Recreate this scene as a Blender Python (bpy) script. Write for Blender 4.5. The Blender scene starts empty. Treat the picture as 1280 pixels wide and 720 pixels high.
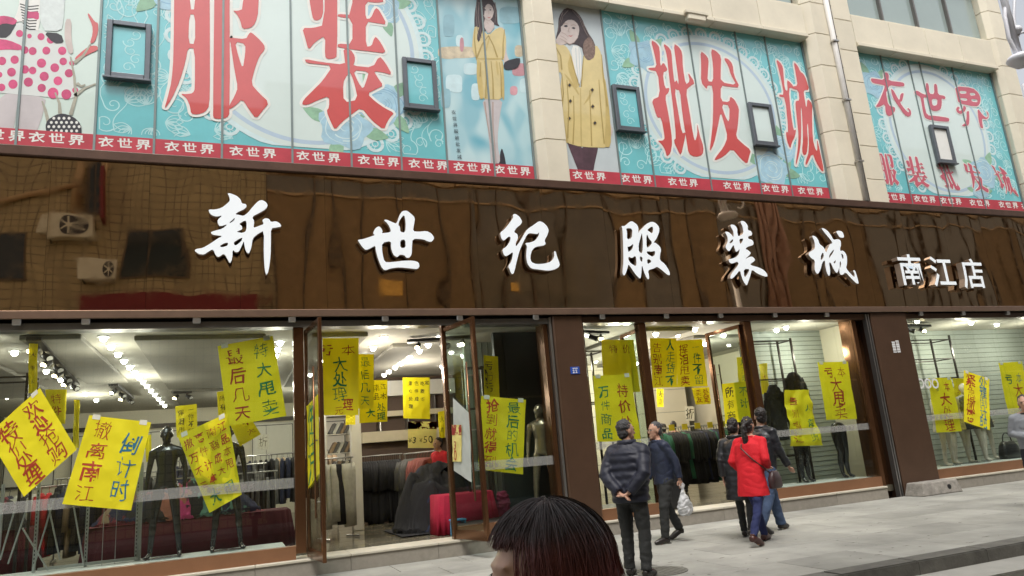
import bpy, bmesh, math, random
from mathutils import Vector, Matrix, noise
R = math.radians
random.seed(7)
SC = bpy.context.scene
COL = SC.collection

# ------------------------------------------------------------------ camera, world, sun, exposure
CAM_Y, CAM_H, FPX = -10.8, 1.38, 900.0
yaw, pitch, roll = R(21.823), R(13.011), R(-4.787)
fwd = Vector((math.sin(yaw)*math.cos(pitch), math.cos(yaw)*math.cos(pitch), math.sin(pitch)))
rgt = Vector((math.cos(yaw), -math.sin(yaw), 0)); upv = rgt.cross(fwd)
r2 = math.cos(roll)*rgt + math.sin(roll)*upv
u2 = -math.sin(roll)*rgt + math.cos(roll)*upv
cd = bpy.data.cameras.new('camera'); cam = bpy.data.objects.new('camera', cd); COL.objects.link(cam)
cam.matrix_world = Matrix(((r2.x, u2.x, -fwd.x, 0), (r2.y, u2.y, -fwd.y, CAM_Y), (r2.z, u2.z, -fwd.z, CAM_H), (0, 0, 0, 1)))
cd.sensor_width = 36; cd.lens = 36*FPX/1280; cd.clip_end = 500; cd.clip_start = 0.05
SC.camera = cam
w = bpy.data.worlds.new('World'); SC.world = w; w.use_nodes = True
nt = w.node_tree; bg = nt.nodes['Background']
sky = nt.nodes.new('ShaderNodeTexSky'); sky.sky_type = 'NISHITA'; sky.sun_disc = False
SUN_EL, SUN_AZ = R(62), R(200)
sky.sun_elevation = SUN_EL; sky.sun_rotation = SUN_AZ; sky.dust_density = 4; sky.air_density = 1.0
hs = nt.nodes.new('ShaderNodeHueSaturation'); hs.inputs['Saturation'].default_value = 0.22   # overcast: grey-white sky
nt.links.new(sky.outputs[0], hs.inputs['Color']); nt.links.new(hs.outputs[0], bg.inputs[0])
bg.inputs[1].default_value = 0.15
sd = bpy.data.lights.new('sun', 'SUN'); sd.energy = 1.5; sd.angle = R(20); sd.color = (1, .96, .9)
sun = bpy.data.objects.new('sun', sd); COL.objects.link(sun)
sdir = Vector((math.sin(SUN_AZ)*math.cos(SUN_EL), math.cos(SUN_AZ)*math.cos(SUN_EL), math.sin(SUN_EL)))
sun.rotation_euler = sdir.to_track_quat('Z', 'Y').to_euler()
SC.view_settings.view_transform = 'Standard'; SC.view_settings.look = 'None'; SC.view_settings.exposure = 0.55
SC.view_settings.gamma = 1
SC.render.engine = 'CYCLES'
cy = SC.cycles
cy.max_bounces = 8; cy.diffuse_bounces = 3; cy.glossy_bounces = 4; cy.transmission_bounces = 4
cy.transparent_max_bounces = 24; cy.use_denoising = True; cy.sample_clamp_indirect = 4
cy.caustics_reflective = False; cy.caustics_refractive = False

def P(px, py, Y=0.0):
    """point of the facade-parallel plane y=Y seen at that place of the photograph"""
    d = fwd + r2*((px-640)/FPX) + u2*((360-py)/FPX)
    t = (Y-CAM_Y)/d.y
    return Vector((d.x*t, Y, d.z*t+CAM_H))

# ------------------------------------------------------------------ materials
MATS = {}
def mat(name, col, rough=.6, metal=0, var=.08, scale=6, bump=0, bscale=40, coat=0, spec=.5, emit=None, trans=0, alpha=1, stretch=(1,1,1), sub=0, bdist=.01):
    if name in MATS: return MATS[name]
    m = bpy.data.materials.new(name); m.use_nodes = True; n = m.node_tree.nodes; l = m.node_tree.links
    b = n['Principled BSDF']; b.inputs['Roughness'].default_value = rough; b.inputs['Metallic'].default_value = metal
    b.inputs['Specular IOR Level'].default_value = spec
    if coat: b.inputs['Coat Weight'].default_value = coat; b.inputs['Coat Roughness'].default_value = .03
    tc = n.new('ShaderNodeTexCoord'); mp = n.new('ShaderNodeMapping'); mp.inputs['Scale'].default_value = stretch
    l.new(tc.outputs['Object'], mp.inputs[0])
    if var:
        nz = n.new('ShaderNodeTexNoise'); nz.inputs['Scale'].default_value = scale; nz.inputs['Detail'].default_value = 6
        nz.inputs['Roughness'].default_value = .65
        l.new(mp.outputs[0], nz.inputs['Vector'])
        cr = n.new('ShaderNodeValToRGB'); cr.color_ramp.elements[0].position = .3; cr.color_ramp.elements[1].position = .72
        cr.color_ramp.elements[0].color = tuple(max(0, c*(1-var)) for c in col)+(1,)
        cr.color_ramp.elements[1].color = tuple(min(1, c*(1+var)) for c in col)+(1,)
        l.new(nz.outputs[0], cr.inputs[0]); l.new(cr.outputs[0], b.inputs['Base Color'])
        oi = n.new('ShaderNodeObjectInfo'); mr = n.new('ShaderNodeMapRange'); mr.inputs[3].default_value = 1-var*.5; mr.inputs[4].default_value = 1+var*.5
        l.new(oi.outputs['Random'], mr.inputs[0])
        mx = n.new('ShaderNodeMix'); mx.data_type = 'RGBA'; mx.blend_type = 'MULTIPLY'; mx.inputs[0].default_value = 1
        l.new(cr.outputs[0], mx.inputs[6]); l.new(mr.outputs[0], mx.inputs[7]); l.new(mx.outputs[2], b.inputs['Base Color'])
    else: b.inputs['Base Color'].default_value = tuple(col)+(1,)
    if bump:
        nb = n.new('ShaderNodeTexNoise'); nb.inputs['Scale'].default_value = bscale; nb.inputs['Detail'].default_value = 5
        l.new(mp.outputs[0], nb.inputs['Vector'])
        bp = n.new('ShaderNodeBump'); bp.inputs['Strength'].default_value = bump; bp.inputs['Distance'].default_value = bdist
        l.new(nb.outputs[0], bp.inputs['Height']); l.new(bp.outputs[0], b.inputs['Normal'])
        if coat: l.new(bp.outputs[0], b.inputs['Coat Normal'])
    if emit: b.inputs['Emission Color'].default_value = tuple(emit[:3])+(1,); b.inputs['Emission Strength'].default_value = emit[3]
    if sub: b.inputs['Subsurface Weight'].default_value = sub; b.inputs['Subsurface Radius'].default_value = (.01, .004, .002)
    if trans:   # thin paper: part of the light comes through
        t = n.new('ShaderNodeBsdfTranslucent'); ms = n.new('ShaderNodeMixShader'); ms.inputs[0].default_value = trans
        if var: l.new(mx.outputs[2], t.inputs[0])
        else: t.inputs[0].default_value = tuple(col)+(1,)
        l.new(b.outputs[0], ms.inputs[1]); l.new(t.outputs[0], ms.inputs[2]); l.new(ms.outputs[0], n['Material Output'].inputs[0])
    MATS[name] = m; return m

def glass(name, tint=(.93, .96, .94), refl=1.0, rough=0.0):
    if name in MATS: return MATS[name]
    m = bpy.data.materials.new(name); m.use_nodes = True; n = m.node_tree.nodes; l = m.node_tree.links
    n.remove(n['Principled BSDF'])
    t = n.new('ShaderNodeBsdfTransparent'); t.inputs[0].default_value = tint+(1,)
    g = n.new('ShaderNodeBsdfGlossy'); g.inputs['Roughness'].default_value = rough; g.inputs[0].default_value = (refl, refl, refl, 1)
    ge = n.new('ShaderNodeNewGeometry'); dt = n.new('ShaderNodeVectorMath'); dt.operation = 'DOT_PRODUCT'
    l.new(ge.outputs['Incoming'], dt.inputs[0]); l.new(ge.outputs['Normal'], dt.inputs[1])
    ab = n.new('ShaderNodeMath'); ab.operation = 'ABSOLUTE'; l.new(dt.outputs['Value'], ab.inputs[0])
    om = n.new('ShaderNodeMath'); om.operation = 'SUBTRACT'; om.inputs[0].default_value = 1; l.new(ab.outputs[0], om.inputs[1])
    pw = n.new('ShaderNodeMath'); pw.operation = 'POWER'; pw.inputs[1].default_value = 5; l.new(om.outputs[0], pw.inputs[0])
    f = n.new('ShaderNodeMath'); f.operation = 'MULTIPLY_ADD'; f.inputs[1].default_value = .96; f.inputs[2].default_value = .04; l.new(pw.outputs[0], f.inputs[0])
    ms = n.new('ShaderNodeMixShader'); l.new(f.outputs[0], ms.inputs[0]); l.new(t.outputs[0], ms.inputs[1]); l.new(g.outputs[0], ms.inputs[2])
    l.new(ms.outputs[0], n['Material Output'].inputs[0]); MATS[name] = m; return m

def frost(name, col, a):
    m = bpy.data.materials.new(name); m.use_nodes = True; n = m.node_tree.nodes; l = m.node_tree.links
    b = n['Principled BSDF']; b.inputs['Base Color'].default_value = col+(1,); b.inputs['Roughness'].default_value = .5; b.inputs['Alpha'].default_value = a
    MATS[name] = m; return m

def brickmat(name, c1, c2, mortar, bw, bh, msize=.02, rough=.5, bump=.3):
    m = bpy.data.materials.new(name); m.use_nodes = True; n = m.node_tree.nodes; l = m.node_tree.links
    b = n['Principled BSDF']; b.inputs['Roughness'].default_value = rough
    tc = n.new('ShaderNodeTexCoord'); sp = n.new('ShaderNodeSeparateXYZ'); cb = n.new('ShaderNodeCombineXYZ')
    l.new(tc.outputs['Object'], sp.inputs[0]); l.new(sp.outputs[0], cb.inputs[0]); l.new(sp.outputs[2], cb.inputs[1])
    t = n.new('ShaderNodeTexBrick'); t.offset = 0; t.inputs['Scale'].default_value = 1; t.inputs['Brick Width'].default_value = bw; t.inputs['Row Height'].default_value = bh
    t.inputs['Mortar Size'].default_value = msize; t.inputs['Color1'].default_value = c1+(1,); t.inputs['Color2'].default_value = c2+(1,); t.inputs['Mortar'].default_value = mortar+(1,)
    l.new(cb.outputs[0], t.inputs[0]); nz = n.new('ShaderNodeTexNoise'); nz.inputs['Scale'].default_value = .7; l.new(tc.outputs['Object'], nz.inputs[0])
    mr = n.new('ShaderNodeMapRange'); mr.inputs[3].default_value = .7; mr.inputs[4].default_value = 1.25; l.new(nz.outputs[0], mr.inputs[0])
    mx = n.new('ShaderNodeMix'); mx.data_type = 'RGBA'; mx.blend_type = 'MULTIPLY'; mx.inputs[0].default_value = 1
    l.new(t.outputs[0], mx.inputs[6]); l.new(mr.outputs[0], mx.inputs[7]); l.new(mx.outputs[2], b.inputs['Base Color'])
    MATS[name] = m; return m

# ------------------------------------------------------------------ object helpers
WM = {}
def tag(o, label=None, cat=None, group=None, kind=None):
    if label: o['label'] = label
    if cat: o['category'] = cat
    if group: o['group'] = group
    if kind: o['kind'] = kind
    return o
def thing(name, label, cat, loc=(0,0,0), rz=0, group=None):
    o = bpy.data.objects.new(name, None); COL.objects.link(o); o.location = loc; o.rotation_euler = (0,0,rz); o.empty_display_size = .1
    WM[o] = Matrix.Translation(Vector(loc)) @ Matrix.Rotation(rz, 4, 'Z')
    return tag(o, label, cat, group)
def obj(name, bm, m, parent=None, smooth=False, local=False, base=True):
    """link a bmesh (or mesh) given in world coordinates as one object"""
    if isinstance(bm, bmesh.types.BMesh):
        me = bpy.data.meshes.new(name); bm.normal_update(); bm.to_mesh(me); bm.free()
    else: me = bm
    o = bpy.data.objects.new(name, me); COL.objects.link(o)
    if m is not None:
        if len(me.materials): me.materials.clear()
        for q in (m if isinstance(m, (list, tuple)) else [m]): me.materials.append(q)
    if parent is not None:
        o.parent = parent
        if not local: me.transform(WM[parent].inverted())
        WM[o] = WM[parent].copy()
    elif not local and len(me.vertices):
        xs = [v.co for v in me.vertices]
        c = Vector(((min(v.x for v in xs)+max(v.x for v in xs))/2, (min(v.y for v in xs)+max(v.y for v in xs))/2, min(v.z for v in xs)))
        me.transform(Matrix.Translation(-c)); o.location = c; WM[o] = Matrix.Translation(c)
    else: WM[o] = Matrix()
    if smooth:
        for p in me.polygons: p.use_smooth = True
    return o
def struct(name, bm, m, **k):
    o = obj(name, bm, m, **k); o['kind'] = 'structure'; return o
def kids(o): return [c for c in COL.objects if c.parent is o]
KID = None
def copy_tree(o, loc=None, rz=None, label=None, scale=None, parent=None, tree=None):
    tree = tree or child_map()
    c = o.copy(); COL.objects.link(c)
    if parent is not None: c.parent = parent
    if loc is not None: c.location = loc
    if rz is not None: c.rotation_euler = (0,0,rz)
    if scale: c.scale = scale
    if label: c['label'] = label
    for k in tree.get(o, []): copy_tree(k, parent=c, tree=tree)
    return c
def child_map():
    t = {}
    for o in COL.objects:
        if o.parent: t.setdefault(o.parent, []).append(o)
    return t
NB = lambda: bmesh.new()
def box(bm, x0, x1, y0, y1, z0, z1, M=None):
    vs = [bm.verts.new(M @ Vector((x, y, z)) if M else (x, y, z)) for z in (z0, z1) for y in (y0, y1) for x in (x0, x1)]
    for f in ((0,2,3,1), (4,5,7,6), (0,1,5,4), (2,6,7,3), (0,4,6,2), (1,3,7,5)): bm.faces.new([vs[i] for i in f])
    return bm
def bx(*a, **k): return box(NB(), *a, **k)
def bevel(bm, w=.01, seg=1):
    bmesh.ops.bevel(bm, geom=list(bm.edges), offset=w, segments=seg, affect='EDGES', clamp_overlap=True); return bm
def tube(bm, pts, r, n=8, cap=True):
    """tapering tube through points; r is a number or a list"""
    pts = [Vector(p) for p in pts]; rs = r if isinstance(r, (list, tuple)) else [r]*len(pts)
    rings = []; ref = None
    for i, p in enumerate(pts):
        a = pts[max(0, i-1)]; b = pts[min(len(pts)-1, i+1)]; d = (b-a).normalized() if (b-a).length > 1e-9 else Vector((0,0,1))
        if ref is None: ref = Vector((1,0,0)) if abs(d.x) < .8 else Vector((0,1,0))
        s = d.cross(ref).normalized(); t = s.cross(d).normalized(); ref = t
        rings.append([bm.verts.new(p+(s*math.cos(2*math.pi*k/n)+t*math.sin(2*math.pi*k/n))*rs[i]) for k in range(n)])
    for i in range(len(rings)-1):
        for k in range(n): bm.faces.new((rings[i][k], rings[i][(k+1)%n], rings[i+1][(k+1)%n], rings[i+1][k]))
    if cap: bm.faces.new(rings[0][::-1]); bm.faces.new(rings[-1])
    return bm
def loft(bm, rings, n=20, power=2.0, cap=True):
    """rings: (x, y, z, rx, ry[, tilt about x, heading]) stacked sections"""
    out = []
    for r in rings:
        x, y, z, rx, ry = r[:5]; tl = r[5] if len(r) > 5 else 0; hd = r[6] if len(r) > 6 else 0
        M = Matrix.Rotation(hd, 3, 'Z') @ Matrix.Rotation(tl, 3, 'Y'); ring = []
        for k in range(n):
            a = 2*math.pi*k/n; c, s = math.cos(a), math.sin(a); e = 2/power
            v = Vector((math.copysign(abs(c)**e, c)*rx, math.copysign(abs(s)**e, s)*ry, 0))
            ring.append(bm.verts.new(M @ v + Vector((x, y, z))))
        out.append(ring)
    for i in range(len(out)-1):
        for k in range(n): bm.faces.new((out[i][k], out[i][(k+1)%n], out[i+1][(k+1)%n], out[i+1][k]))
    if cap: bm.faces.new(out[0][::-1]); bm.faces.new(out[-1])
    return bm
def ball(bm, c, rx, ry=None, rz=None, M=None, u=16, v=10):
    ry = ry or rx; rz = rz or rx
    T = Matrix.Translation(Vector(c)) @ (M.to_4x4() if M else Matrix()) @ Matrix.Diagonal((rx, ry, rz, 1))
    bmesh.ops.create_uvsphere(bm, u_segments=u, v_segments=v, radius=1, matrix=T); return bm
def disc(bm, c, r, n=16, ax='Z', h=.01):
    c = Vector(c); d = {'Z': Vector((0,0,h)), 'Y': Vector((0,h,0)), 'X': Vector((h,0,0))}[ax]
    return tube(bm, [c, c+d], r, n)
def remesh(bm, voxel, sm=2, nz=0, nscale=8, off=0):
    """fuse overlapping closed shapes into one continuous skin"""
    me = bpy.data.meshes.new('t'); bm.normal_update(); bmesh.ops.recalc_face_normals(bm, faces=bm.faces); bm.to_mesh(me); bm.free()
    o = bpy.data.objects.new('t', me); COL.objects.link(o)
    a = o.modifiers.new('r', 'REMESH'); a.mode = 'VOXEL'; a.voxel_size = voxel
    if sm: s = o.modifiers.new('s', 'SMOOTH'); s.iterations = sm; s.factor = .5
    dg = bpy.context.evaluated_depsgraph_get(); dg.update()
    out = bpy.data.meshes.new_from_object(o.evaluated_get(dg)); bpy.data.objects.remove(o)
    if nz:
        for v, nn in [(v, v.normal.copy()) for v in out.vertices]:
            q = v.co*nscale + Vector((off, off*2, 0))
            v.co += nn*nz*(noise.noise(q)*1.0 + noise.noise(q*2.3)*.5 - 1.1*max(0, .35-abs(noise.noise(Vector((q.x*.9, q.y*.9, q.z*1.6))+Vector((7, 3, 1)))))*2)
    return out

# ------------------------------------------------------------------ glyphs: letters of the built-in font and brush shapes drawn by hand
GC = {}
def glyph(ch, off=0.0, res=2):
    k = (ch, off)
    if k not in GC:
        c = bpy.data.curves.new('g', 'FONT'); c.body = ch; c.resolution_u = res; c.offset = off; c.fill_mode = 'FRONT'
        o = bpy.data.objects.new('g', c); COL.objects.link(o)
        dg = bpy.context.evaluated_depsgraph_get(); dg.update()
        me = bpy.data.meshes.new_from_object(o.evaluated_get(dg))
        GC[k] = ([v.co.copy() for v in me.vertices], [tuple(p.vertices) for p in me.polygons])
        bpy.data.objects.remove(o)
    return GC[k]
def put_glyph(bm, ch, f, off=0.0, hand=0, seed=0):
    """f maps (u, v) of the letter's unit square to a point in space"""
    vs, fs = glyph(ch, off); rd = random.Random(seed)
    sh = rd.uniform(-.12, .12)*hand; rot = rd.uniform(-.10, .14)*hand; ox, oy = rd.uniform(0, 50), rd.uniform(0, 50); out = []
    sx, sy = 1+rd.uniform(-.12, .12)*hand, 1+rd.uniform(-.15, .1)*hand
    for v in vs:
        x, y = v.x-.5, v.y-.38
        if hand:
            n1 = noise.noise(Vector((x*2.1+ox, y*2.1+oy, 0)))*.16*hand; n2 = noise.noise(Vector((x*2.1+oy, y*2.1+ox, 5)))*.16*hand
            x, y = (x+n1)*sx+y*sh, (y+n2)*sy
            x, y = x*math.cos(rot)-y*math.sin(rot), x*math.sin(rot)+y*math.cos(rot)
        out.append(bm.verts.new(f(x+.5, y+.5)))
    for q in fs:
        try: bm.faces.new([out[i] for i in q])
        except ValueError: pass
def smooth_poly(p, it=1, k=.22):
    for _ in range(it):
        q = []
        for i in range(len(p)):
            a, b = p[i], p[(i+1) % len(p)]
            q += [(a[0]+(b[0]-a[0])*k, a[1]+(b[1]-a[1])*k), (a[0]+(b[0]-a[0])*(1-k), a[1]+(b[1]-a[1])*(1-k))]
        p = q
    return p
def poly_mesh(loops, depth=0.0, offset=0.0, sm=1):
    """filled flat shape (outer loop + holes, in metres), thickness 2*depth"""
    c = bpy.data.curves.new('p', 'CURVE'); c.dimensions = '2D'; c.fill_mode = 'BOTH' if depth else 'FRONT'; c.extrude = depth; c.offset = offset
    for L in loops:
        L = smooth_poly(L, sm) if sm else L
        s = c.splines.new('POLY'); s.points.add(len(L)-1); s.use_cyclic_u = True
        for i, (x, y) in enumerate(L): s.points[i].co = (x, y, 0, 1)
    o = bpy.data.objects.new('p', c); COL.objects.link(o)
    dg = bpy.context.evaluated_depsgraph_get(); dg.update()
    me = bpy.data.meshes.new_from_object(o.evaluated_get(dg)); bpy.data.objects.remove(o)
    return me
def add_mesh(bm, me, M):
    vs = [bm.verts.new(M @ v.co) for v in me.vertices]; fs = []
    for p in me.polygons:
        try: fs.append(bm.faces.new([vs[i] for i in p.vertices]))
        except ValueError: pass
    return fs
def flat_print(name, shapes, m, y, parent, offset=0, sm=1, kind=None):
    """flat printed shapes: list of loop-lists in facade metres (x, z), laid on the plane y"""
    bm = NB()
    for i, L in enumerate(shapes):
        me = poly_mesh(L, 0, offset, sm)
        add_mesh(bm, me, Matrix(((1,0,0,0), (0,0,1,y-i*.0002), (0,1,0,0), (0,0,0,1))))
    bmesh.ops.reverse_faces(bm, faces=[f for f in bm.faces if f.normal.y > 0]) if False else None
    o = obj(name, bm, m, parent)
    if kind: o['kind'] = kind
    return o
# ------------------------------------------------------------------ palette
M_BRONZE = mat('bronze_sheet', (.16, .075, .035), .22, .75, .10, 3, .05, 3)
M_PILLAR = mat('brown_cladding', (.105, .060, .038), .3, .35, .12, 2.2, .05, 2, spec=.5)
M_TRIM = mat('trim_metal', (.22, .145, .105), .35, .55, .1, 5)
M_DARKMETAL = mat('dark_metal', (.035, .03, .028), .4, .6, .1)
M_STEEL = mat('steel', (.45, .44, .42), .3, .9, .08)
M_GREYPAINT = mat('grey_painted_metal', (.17, .16, .15), .4, .3, .1)
M_STONE = mat('cream_stone', (.74, .68, .54), .55, 0, .08, 1.2, .12, 60, bdist=.004)
M_STONE_JOINT = mat('stone_joint', (.17, .14, .10), .9)
M_STEP = mat('step_granite', (.28, .255, .215), .55, 0, .14, 9, .1, 90, bdist=.003)
M_STEPTOP = mat('cream_step_edge', (.52, .48, .39), .5, 0, .08, 4)
M_SILL = mat('copper_sill', (.30, .15, .08), .35, .5, .1, 2)
M_GLASS = glass('window_glass', (.90, .94, .92))
M_GLASS2 = glass('door_glass', (.86, .93, .90))
M_FLOOR = mat('shop_floor_tiles', (.16, .145, .105), .12, 0, .1, 1.2)
M_CEIL = mat('ceiling_paint', (.43, .41, .36), .8, 0, .05, 1)
M_CEIL2 = mat('ceiling_panel', (.22, .21, .185), .75, 0, .05, 1)
M_WALLW = mat('cream_wall', (.74, .69, .56), .7, 0, .05, 1)
M_BLACK = mat('black_plastic', (.012, .012, .013), .35, 0, .1)
M_PAVE = mat('paving_stone', (.31, .305, .275), .75, 0, .28, 1.1, .22, 55, bdist=.004)
M_CURB = mat('curb_stone', (.13, .125, .11), .85, 0, .3, 5, .5, 30)
M_GUTTER = mat('gutter_concrete', (.40, .39, .35), .85, 0, .12, 3, .3, 40)
M_ASPH = mat('asphalt', (.075, .07, .05), .8, 0, .2, 6, .5, 120)

# ------------------------------------------------------------------ ground
bm = NB(); box(bm, -70, 90, -16, -5.45, -.42, -.15); struct('road', bm, M_ASPH)
bm = NB(); box(bm, -70, 90, -5.45, -4.975, -.35, -.135); struct('gutter_strip', bm, M_GUTTER)
walk = struct('sidewalk', box(NB(), -70, 90, -4.72, 0, -.30, -.012), M_STONE_JOINT)
for i, x0 in enumerate([-70, 20.45]):
    o = obj('outer_paving', bx(x0, [-3.4, 90][i], -4.72, -.005, -.012, -.001), M_PAVE, walk)
pm = {}
for r_ in range(6):
    for c_ in range(24):
        x = -3.4 + c_*1.0 + (0.5 if r_ % 2 else 0); x1 = x+.995; y = -4.715+r_*.785
        if c_ == 23 and r_ % 2: x1 = 20.45
        b_ = bx(x+.004, x1, y, y+.779, -.012, random.uniform(-.0012, .0012)); bevel(b_, .003)
        obj('paving_slab', b_, M_PAVE, walk)
for i in range(60):
    pass
curb = struct('curb', box(NB(), -70, 90, -4.97, -4.725, -.4, -.03), M_CURB)
for i in range(26):
    b_ = bx(-3.5+i*1.0+.004, -2.5+i*1.0-.004, -4.975, -4.72, -.30, random.uniform(-.002, .003)); bevel(b_, .012, 2); obj('curb_stone', b_, M_CURB, curb)
obj('outer_curb', bx(-70, -3.51, -4.975, -4.72, -.3, 0), M_CURB, curb); obj('outer_curb', bx(22.51, 90, -4.975, -4.72, -.3, 0), M_CURB, curb)
rd = random.Random(21); bm = NB()
for i in range(150):
    x, y = rd.uniform(1.5, 14), -4.6+4.4*rd.random()**1.6; L = rd.uniform(.02, .13); w_ = rd.uniform(.004, .016); a = rd.uniform(-.5, .5)
    pts = [(x+L*(k/6-.5)*math.cos(a)+rd.uniform(-.008, .008), y+L*(k/6-.5)*math.sin(a)+rd.uniform(-.008, .008)) for k in range(7)]
    lo = [bm.verts.new((p_[0], p_[1]-w_*math.sin(math.pi*(k+.2)/6.4), .0016+(i % 7)*.0001)) for k, p_ in enumerate(pts)]; hi = [bm.verts.new((p_[0], p_[1]+w_*math.sin(math.pi*(k+.2)/6.4), .0016+(i % 7)*.0001)) for k, p_ in enumerate(pts)]
    for k in range(6): bm.faces.new((lo[k], lo[k+1], hi[k+1], hi[k]))
for i in range(120):
    x, y, r = rd.uniform(0, 16), rd.uniform(-4.6, -.1), rd.uniform(.008, .022); bm.faces.new([bm.verts.new((x+r*math.cos(k*1.047), y+r*math.sin(k*1.047), .0025+(i % 5)*.0001)) for k in range(6)])
obj('scuff_marks', bm, mat('dark_grime', (.14, .13, .115), .9, 0, .3), walk)['kind'] = 'stuff'
# manhole cover
q = P(820, 712, -3.9); t = thing('manhole_cover', 'round flat metal manhole cover by the feet of the man in the puffer jacket', 'manhole cover', (4.42, -3.45, .002))
obj('rim', disc(NB(), (4.42, -3.45, .002), .30, 32, h=.006), mat('manhole_iron', (.20, .195, .175), .6, .5, .2, 12, .4, 30), t)
bm = NB()
for k in range(-4, 5):
    h_ = math.sqrt(max(0, .26**2-(k*.055)**2)); box(bm, 4.42+k*.055-.012, 4.42+k*.055+.012, -3.45-h_, -3.45+h_, .006, .011)
o = obj('ribs', bm, MATS['manhole_iron'], t)

# ------------------------------------------------------------------ the shop building
XL, XR = -6.0, 20.5
B = thing('shop_building', 'two storey cream stone clothing shop with brown fascia and glass front', 'building', (7, 0, 0))
def bpart(name, b_, m, **k): return obj(name, b_, m, B, **k)
Z_TOP = 12.2
# steps and sill
for x0, x1 in ((XL, 11.66), (13.02, XR)):
    n = max(1, round((x1-x0)/1.25)); w_ = (x1-x0)/n
    for i in range(n):
        b_ = bx(x0+i*w_+.003, x0+(i+1)*w_-.003, 0, .30, -.1, .19); bpart('step_riser', b_, M_STEP)
        b_ = bx(x0+i*w_+.002, x0+(i+1)*w_-.002, -.02, .55, .19, .225); bevel(b_, .006); bpart('step_tread', b_, M_STEPTOP)
SX = [(XL, .84), (3.16, 5.0), (5.56, 6.86), (9.15, 11.66), (13.1, XR)]
for x0, x1 in SX: bpart('sill', bx(x0, x1, .085, .235, .225, .40), M_SILL)
# pillars
bpart('pillar', bevel(bx(5.0, 5.56, -.01, .5, -.1, 3.6), .02), M_PILLAR)
bpart('pillar', bevel(bx(12.08, 13.06, -.02, .5, -.1, 3.6), .02), M_PILLAR)
for xa in (4.9, 11.72):   # channel with shutter guide rail
    bpart('channel', bx(xa, xa+(.099 if xa < 5 else .355), .30, .5, 0, 3.58), M_BRONZE)
bpart('guide_rail', bx(4.945, 4.985, .02, .12, .225, 3.57), M_STEEL)
bpart('guide_rail', bx(11.96, 11.985, .0, .1, .0, 3.57), M_STEEL); bpart('guide_rail', bx(12.02, 12.045, .0, .1, .0, 3.57), M_STEEL)
bpart('side_frame', bx(11.66, 11.76, .1, .28, .2, 3.49), M_BRONZE)
bpart('side_frame', bx(13.062, 13.14, .1, .28, .4, 3.49), M_BRONZE)
bpart('side_frame', bx(4.86, 4.935, .1, .28, .4, 3.49), M_BRONZE)
bpart('side_frame', bx(5.562, 5.62, .1, .28, .4, 3.49), M_BRONZE)
# header and brackets
bpart('header_rail', bx(XL, 4.99, .04, .30, 3.47, 3.56), M_GREYPAINT)
bpart('header_rail', bx(5.56, 12.0, .04, .30, 3.47, 3.578), M_PILLAR); bpart('header_rail', bx(13.06, XR, .04, .30, 3.47, 3.578), M_PILLAR)
bpart('soffit', bx(XL, XR, -.02, .31, 3.60, 3.70), M_DARKMETAL)
for px in (22, 108, 246, 365, 403+78, 574, 669, 752, 832, 900, 968, 1033, 1151, 1204, 1260):
    p = P(px, 401, .0); bpart('bracket', bevel(bx(p.x-.05, p.x+.05, -.06, .0, 3.52, 3.62), .008), M_STEEL)
# mullions
for x0, x1 in ((.84, .985), (6.70, 6.84), (9.0, 9.145)):
    bpart('mullion', bevel(bx(x0, x1, .08, .24, .225 if x0 > 1 else .30, 3.47), .006), M_BRONZE)
bpart('mullion', bevel(bx(3.10, 3.17, .10, .22, .225, 3.47), .006), M_BRONZE)
# shop window panes
def pane(x0, x1, z0=.4, z1=3.47, y=.16):
    return bpart('shop_window_pane', bx(x0, x1, y, y+.012, z0, z1), M_GLASS)
pane(XL, .84); pane(3.17, 4.86); pane(5.62, 6.70); pane(9.145, 11.66); pane(13.14, 15.9); pane(15.905, XR)
# translucent film band with the shop name along the panes
M_FILM = frost('band_film', (.50, .50, .48), .26); M_FILMTXT = frost('band_letters', (.35, .33, .32), .8)
def band(x0, x1, za, zb, y=.153):
    o = bpart('film_band', bx(x0+.01, x1-.01, y, y+.002, za, zb), M_FILM)
    bm = NB(); x = x0+.15; s = .085; i = 0
    while x+s*7 < x1:
        for k, ch in enumerate('新世纪服装城'):
            put_glyph(bm, ch, lambda u, v, X=x+k*s*1.25: Vector((X+u*s, y-.002, (za+zb)/2-s*.5+v*s)), .015)
        x += s*7.5+.75
    bpart('film_lettering', bm, M_FILMTXT)['kind'] = 'stuff'
band(XL, .84, 1.18, 1.32); band(3.17, 4.86, 1.18, 1.32); band(5.62, 6.70, 1.35, 1.47, ); band(9.145, 11.66, 1.30, 1.42); band(13.14, XR, 1.36, 1.48)
# small white ring stickers on the right window
bm = NB()
for k, px in enumerate((1151, 1160, 1169)):
    p = P(px, 481, .15); put_glyph(bm, 'O', lambda u, v, p=p: Vector((p.x-.10+u*.26, .15, p.z-.11+v*.30)), .02)
bpart('ring_sticker', bm, mat('white_sticker', (.7, .7, .7), .5, 0, .05))
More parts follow.
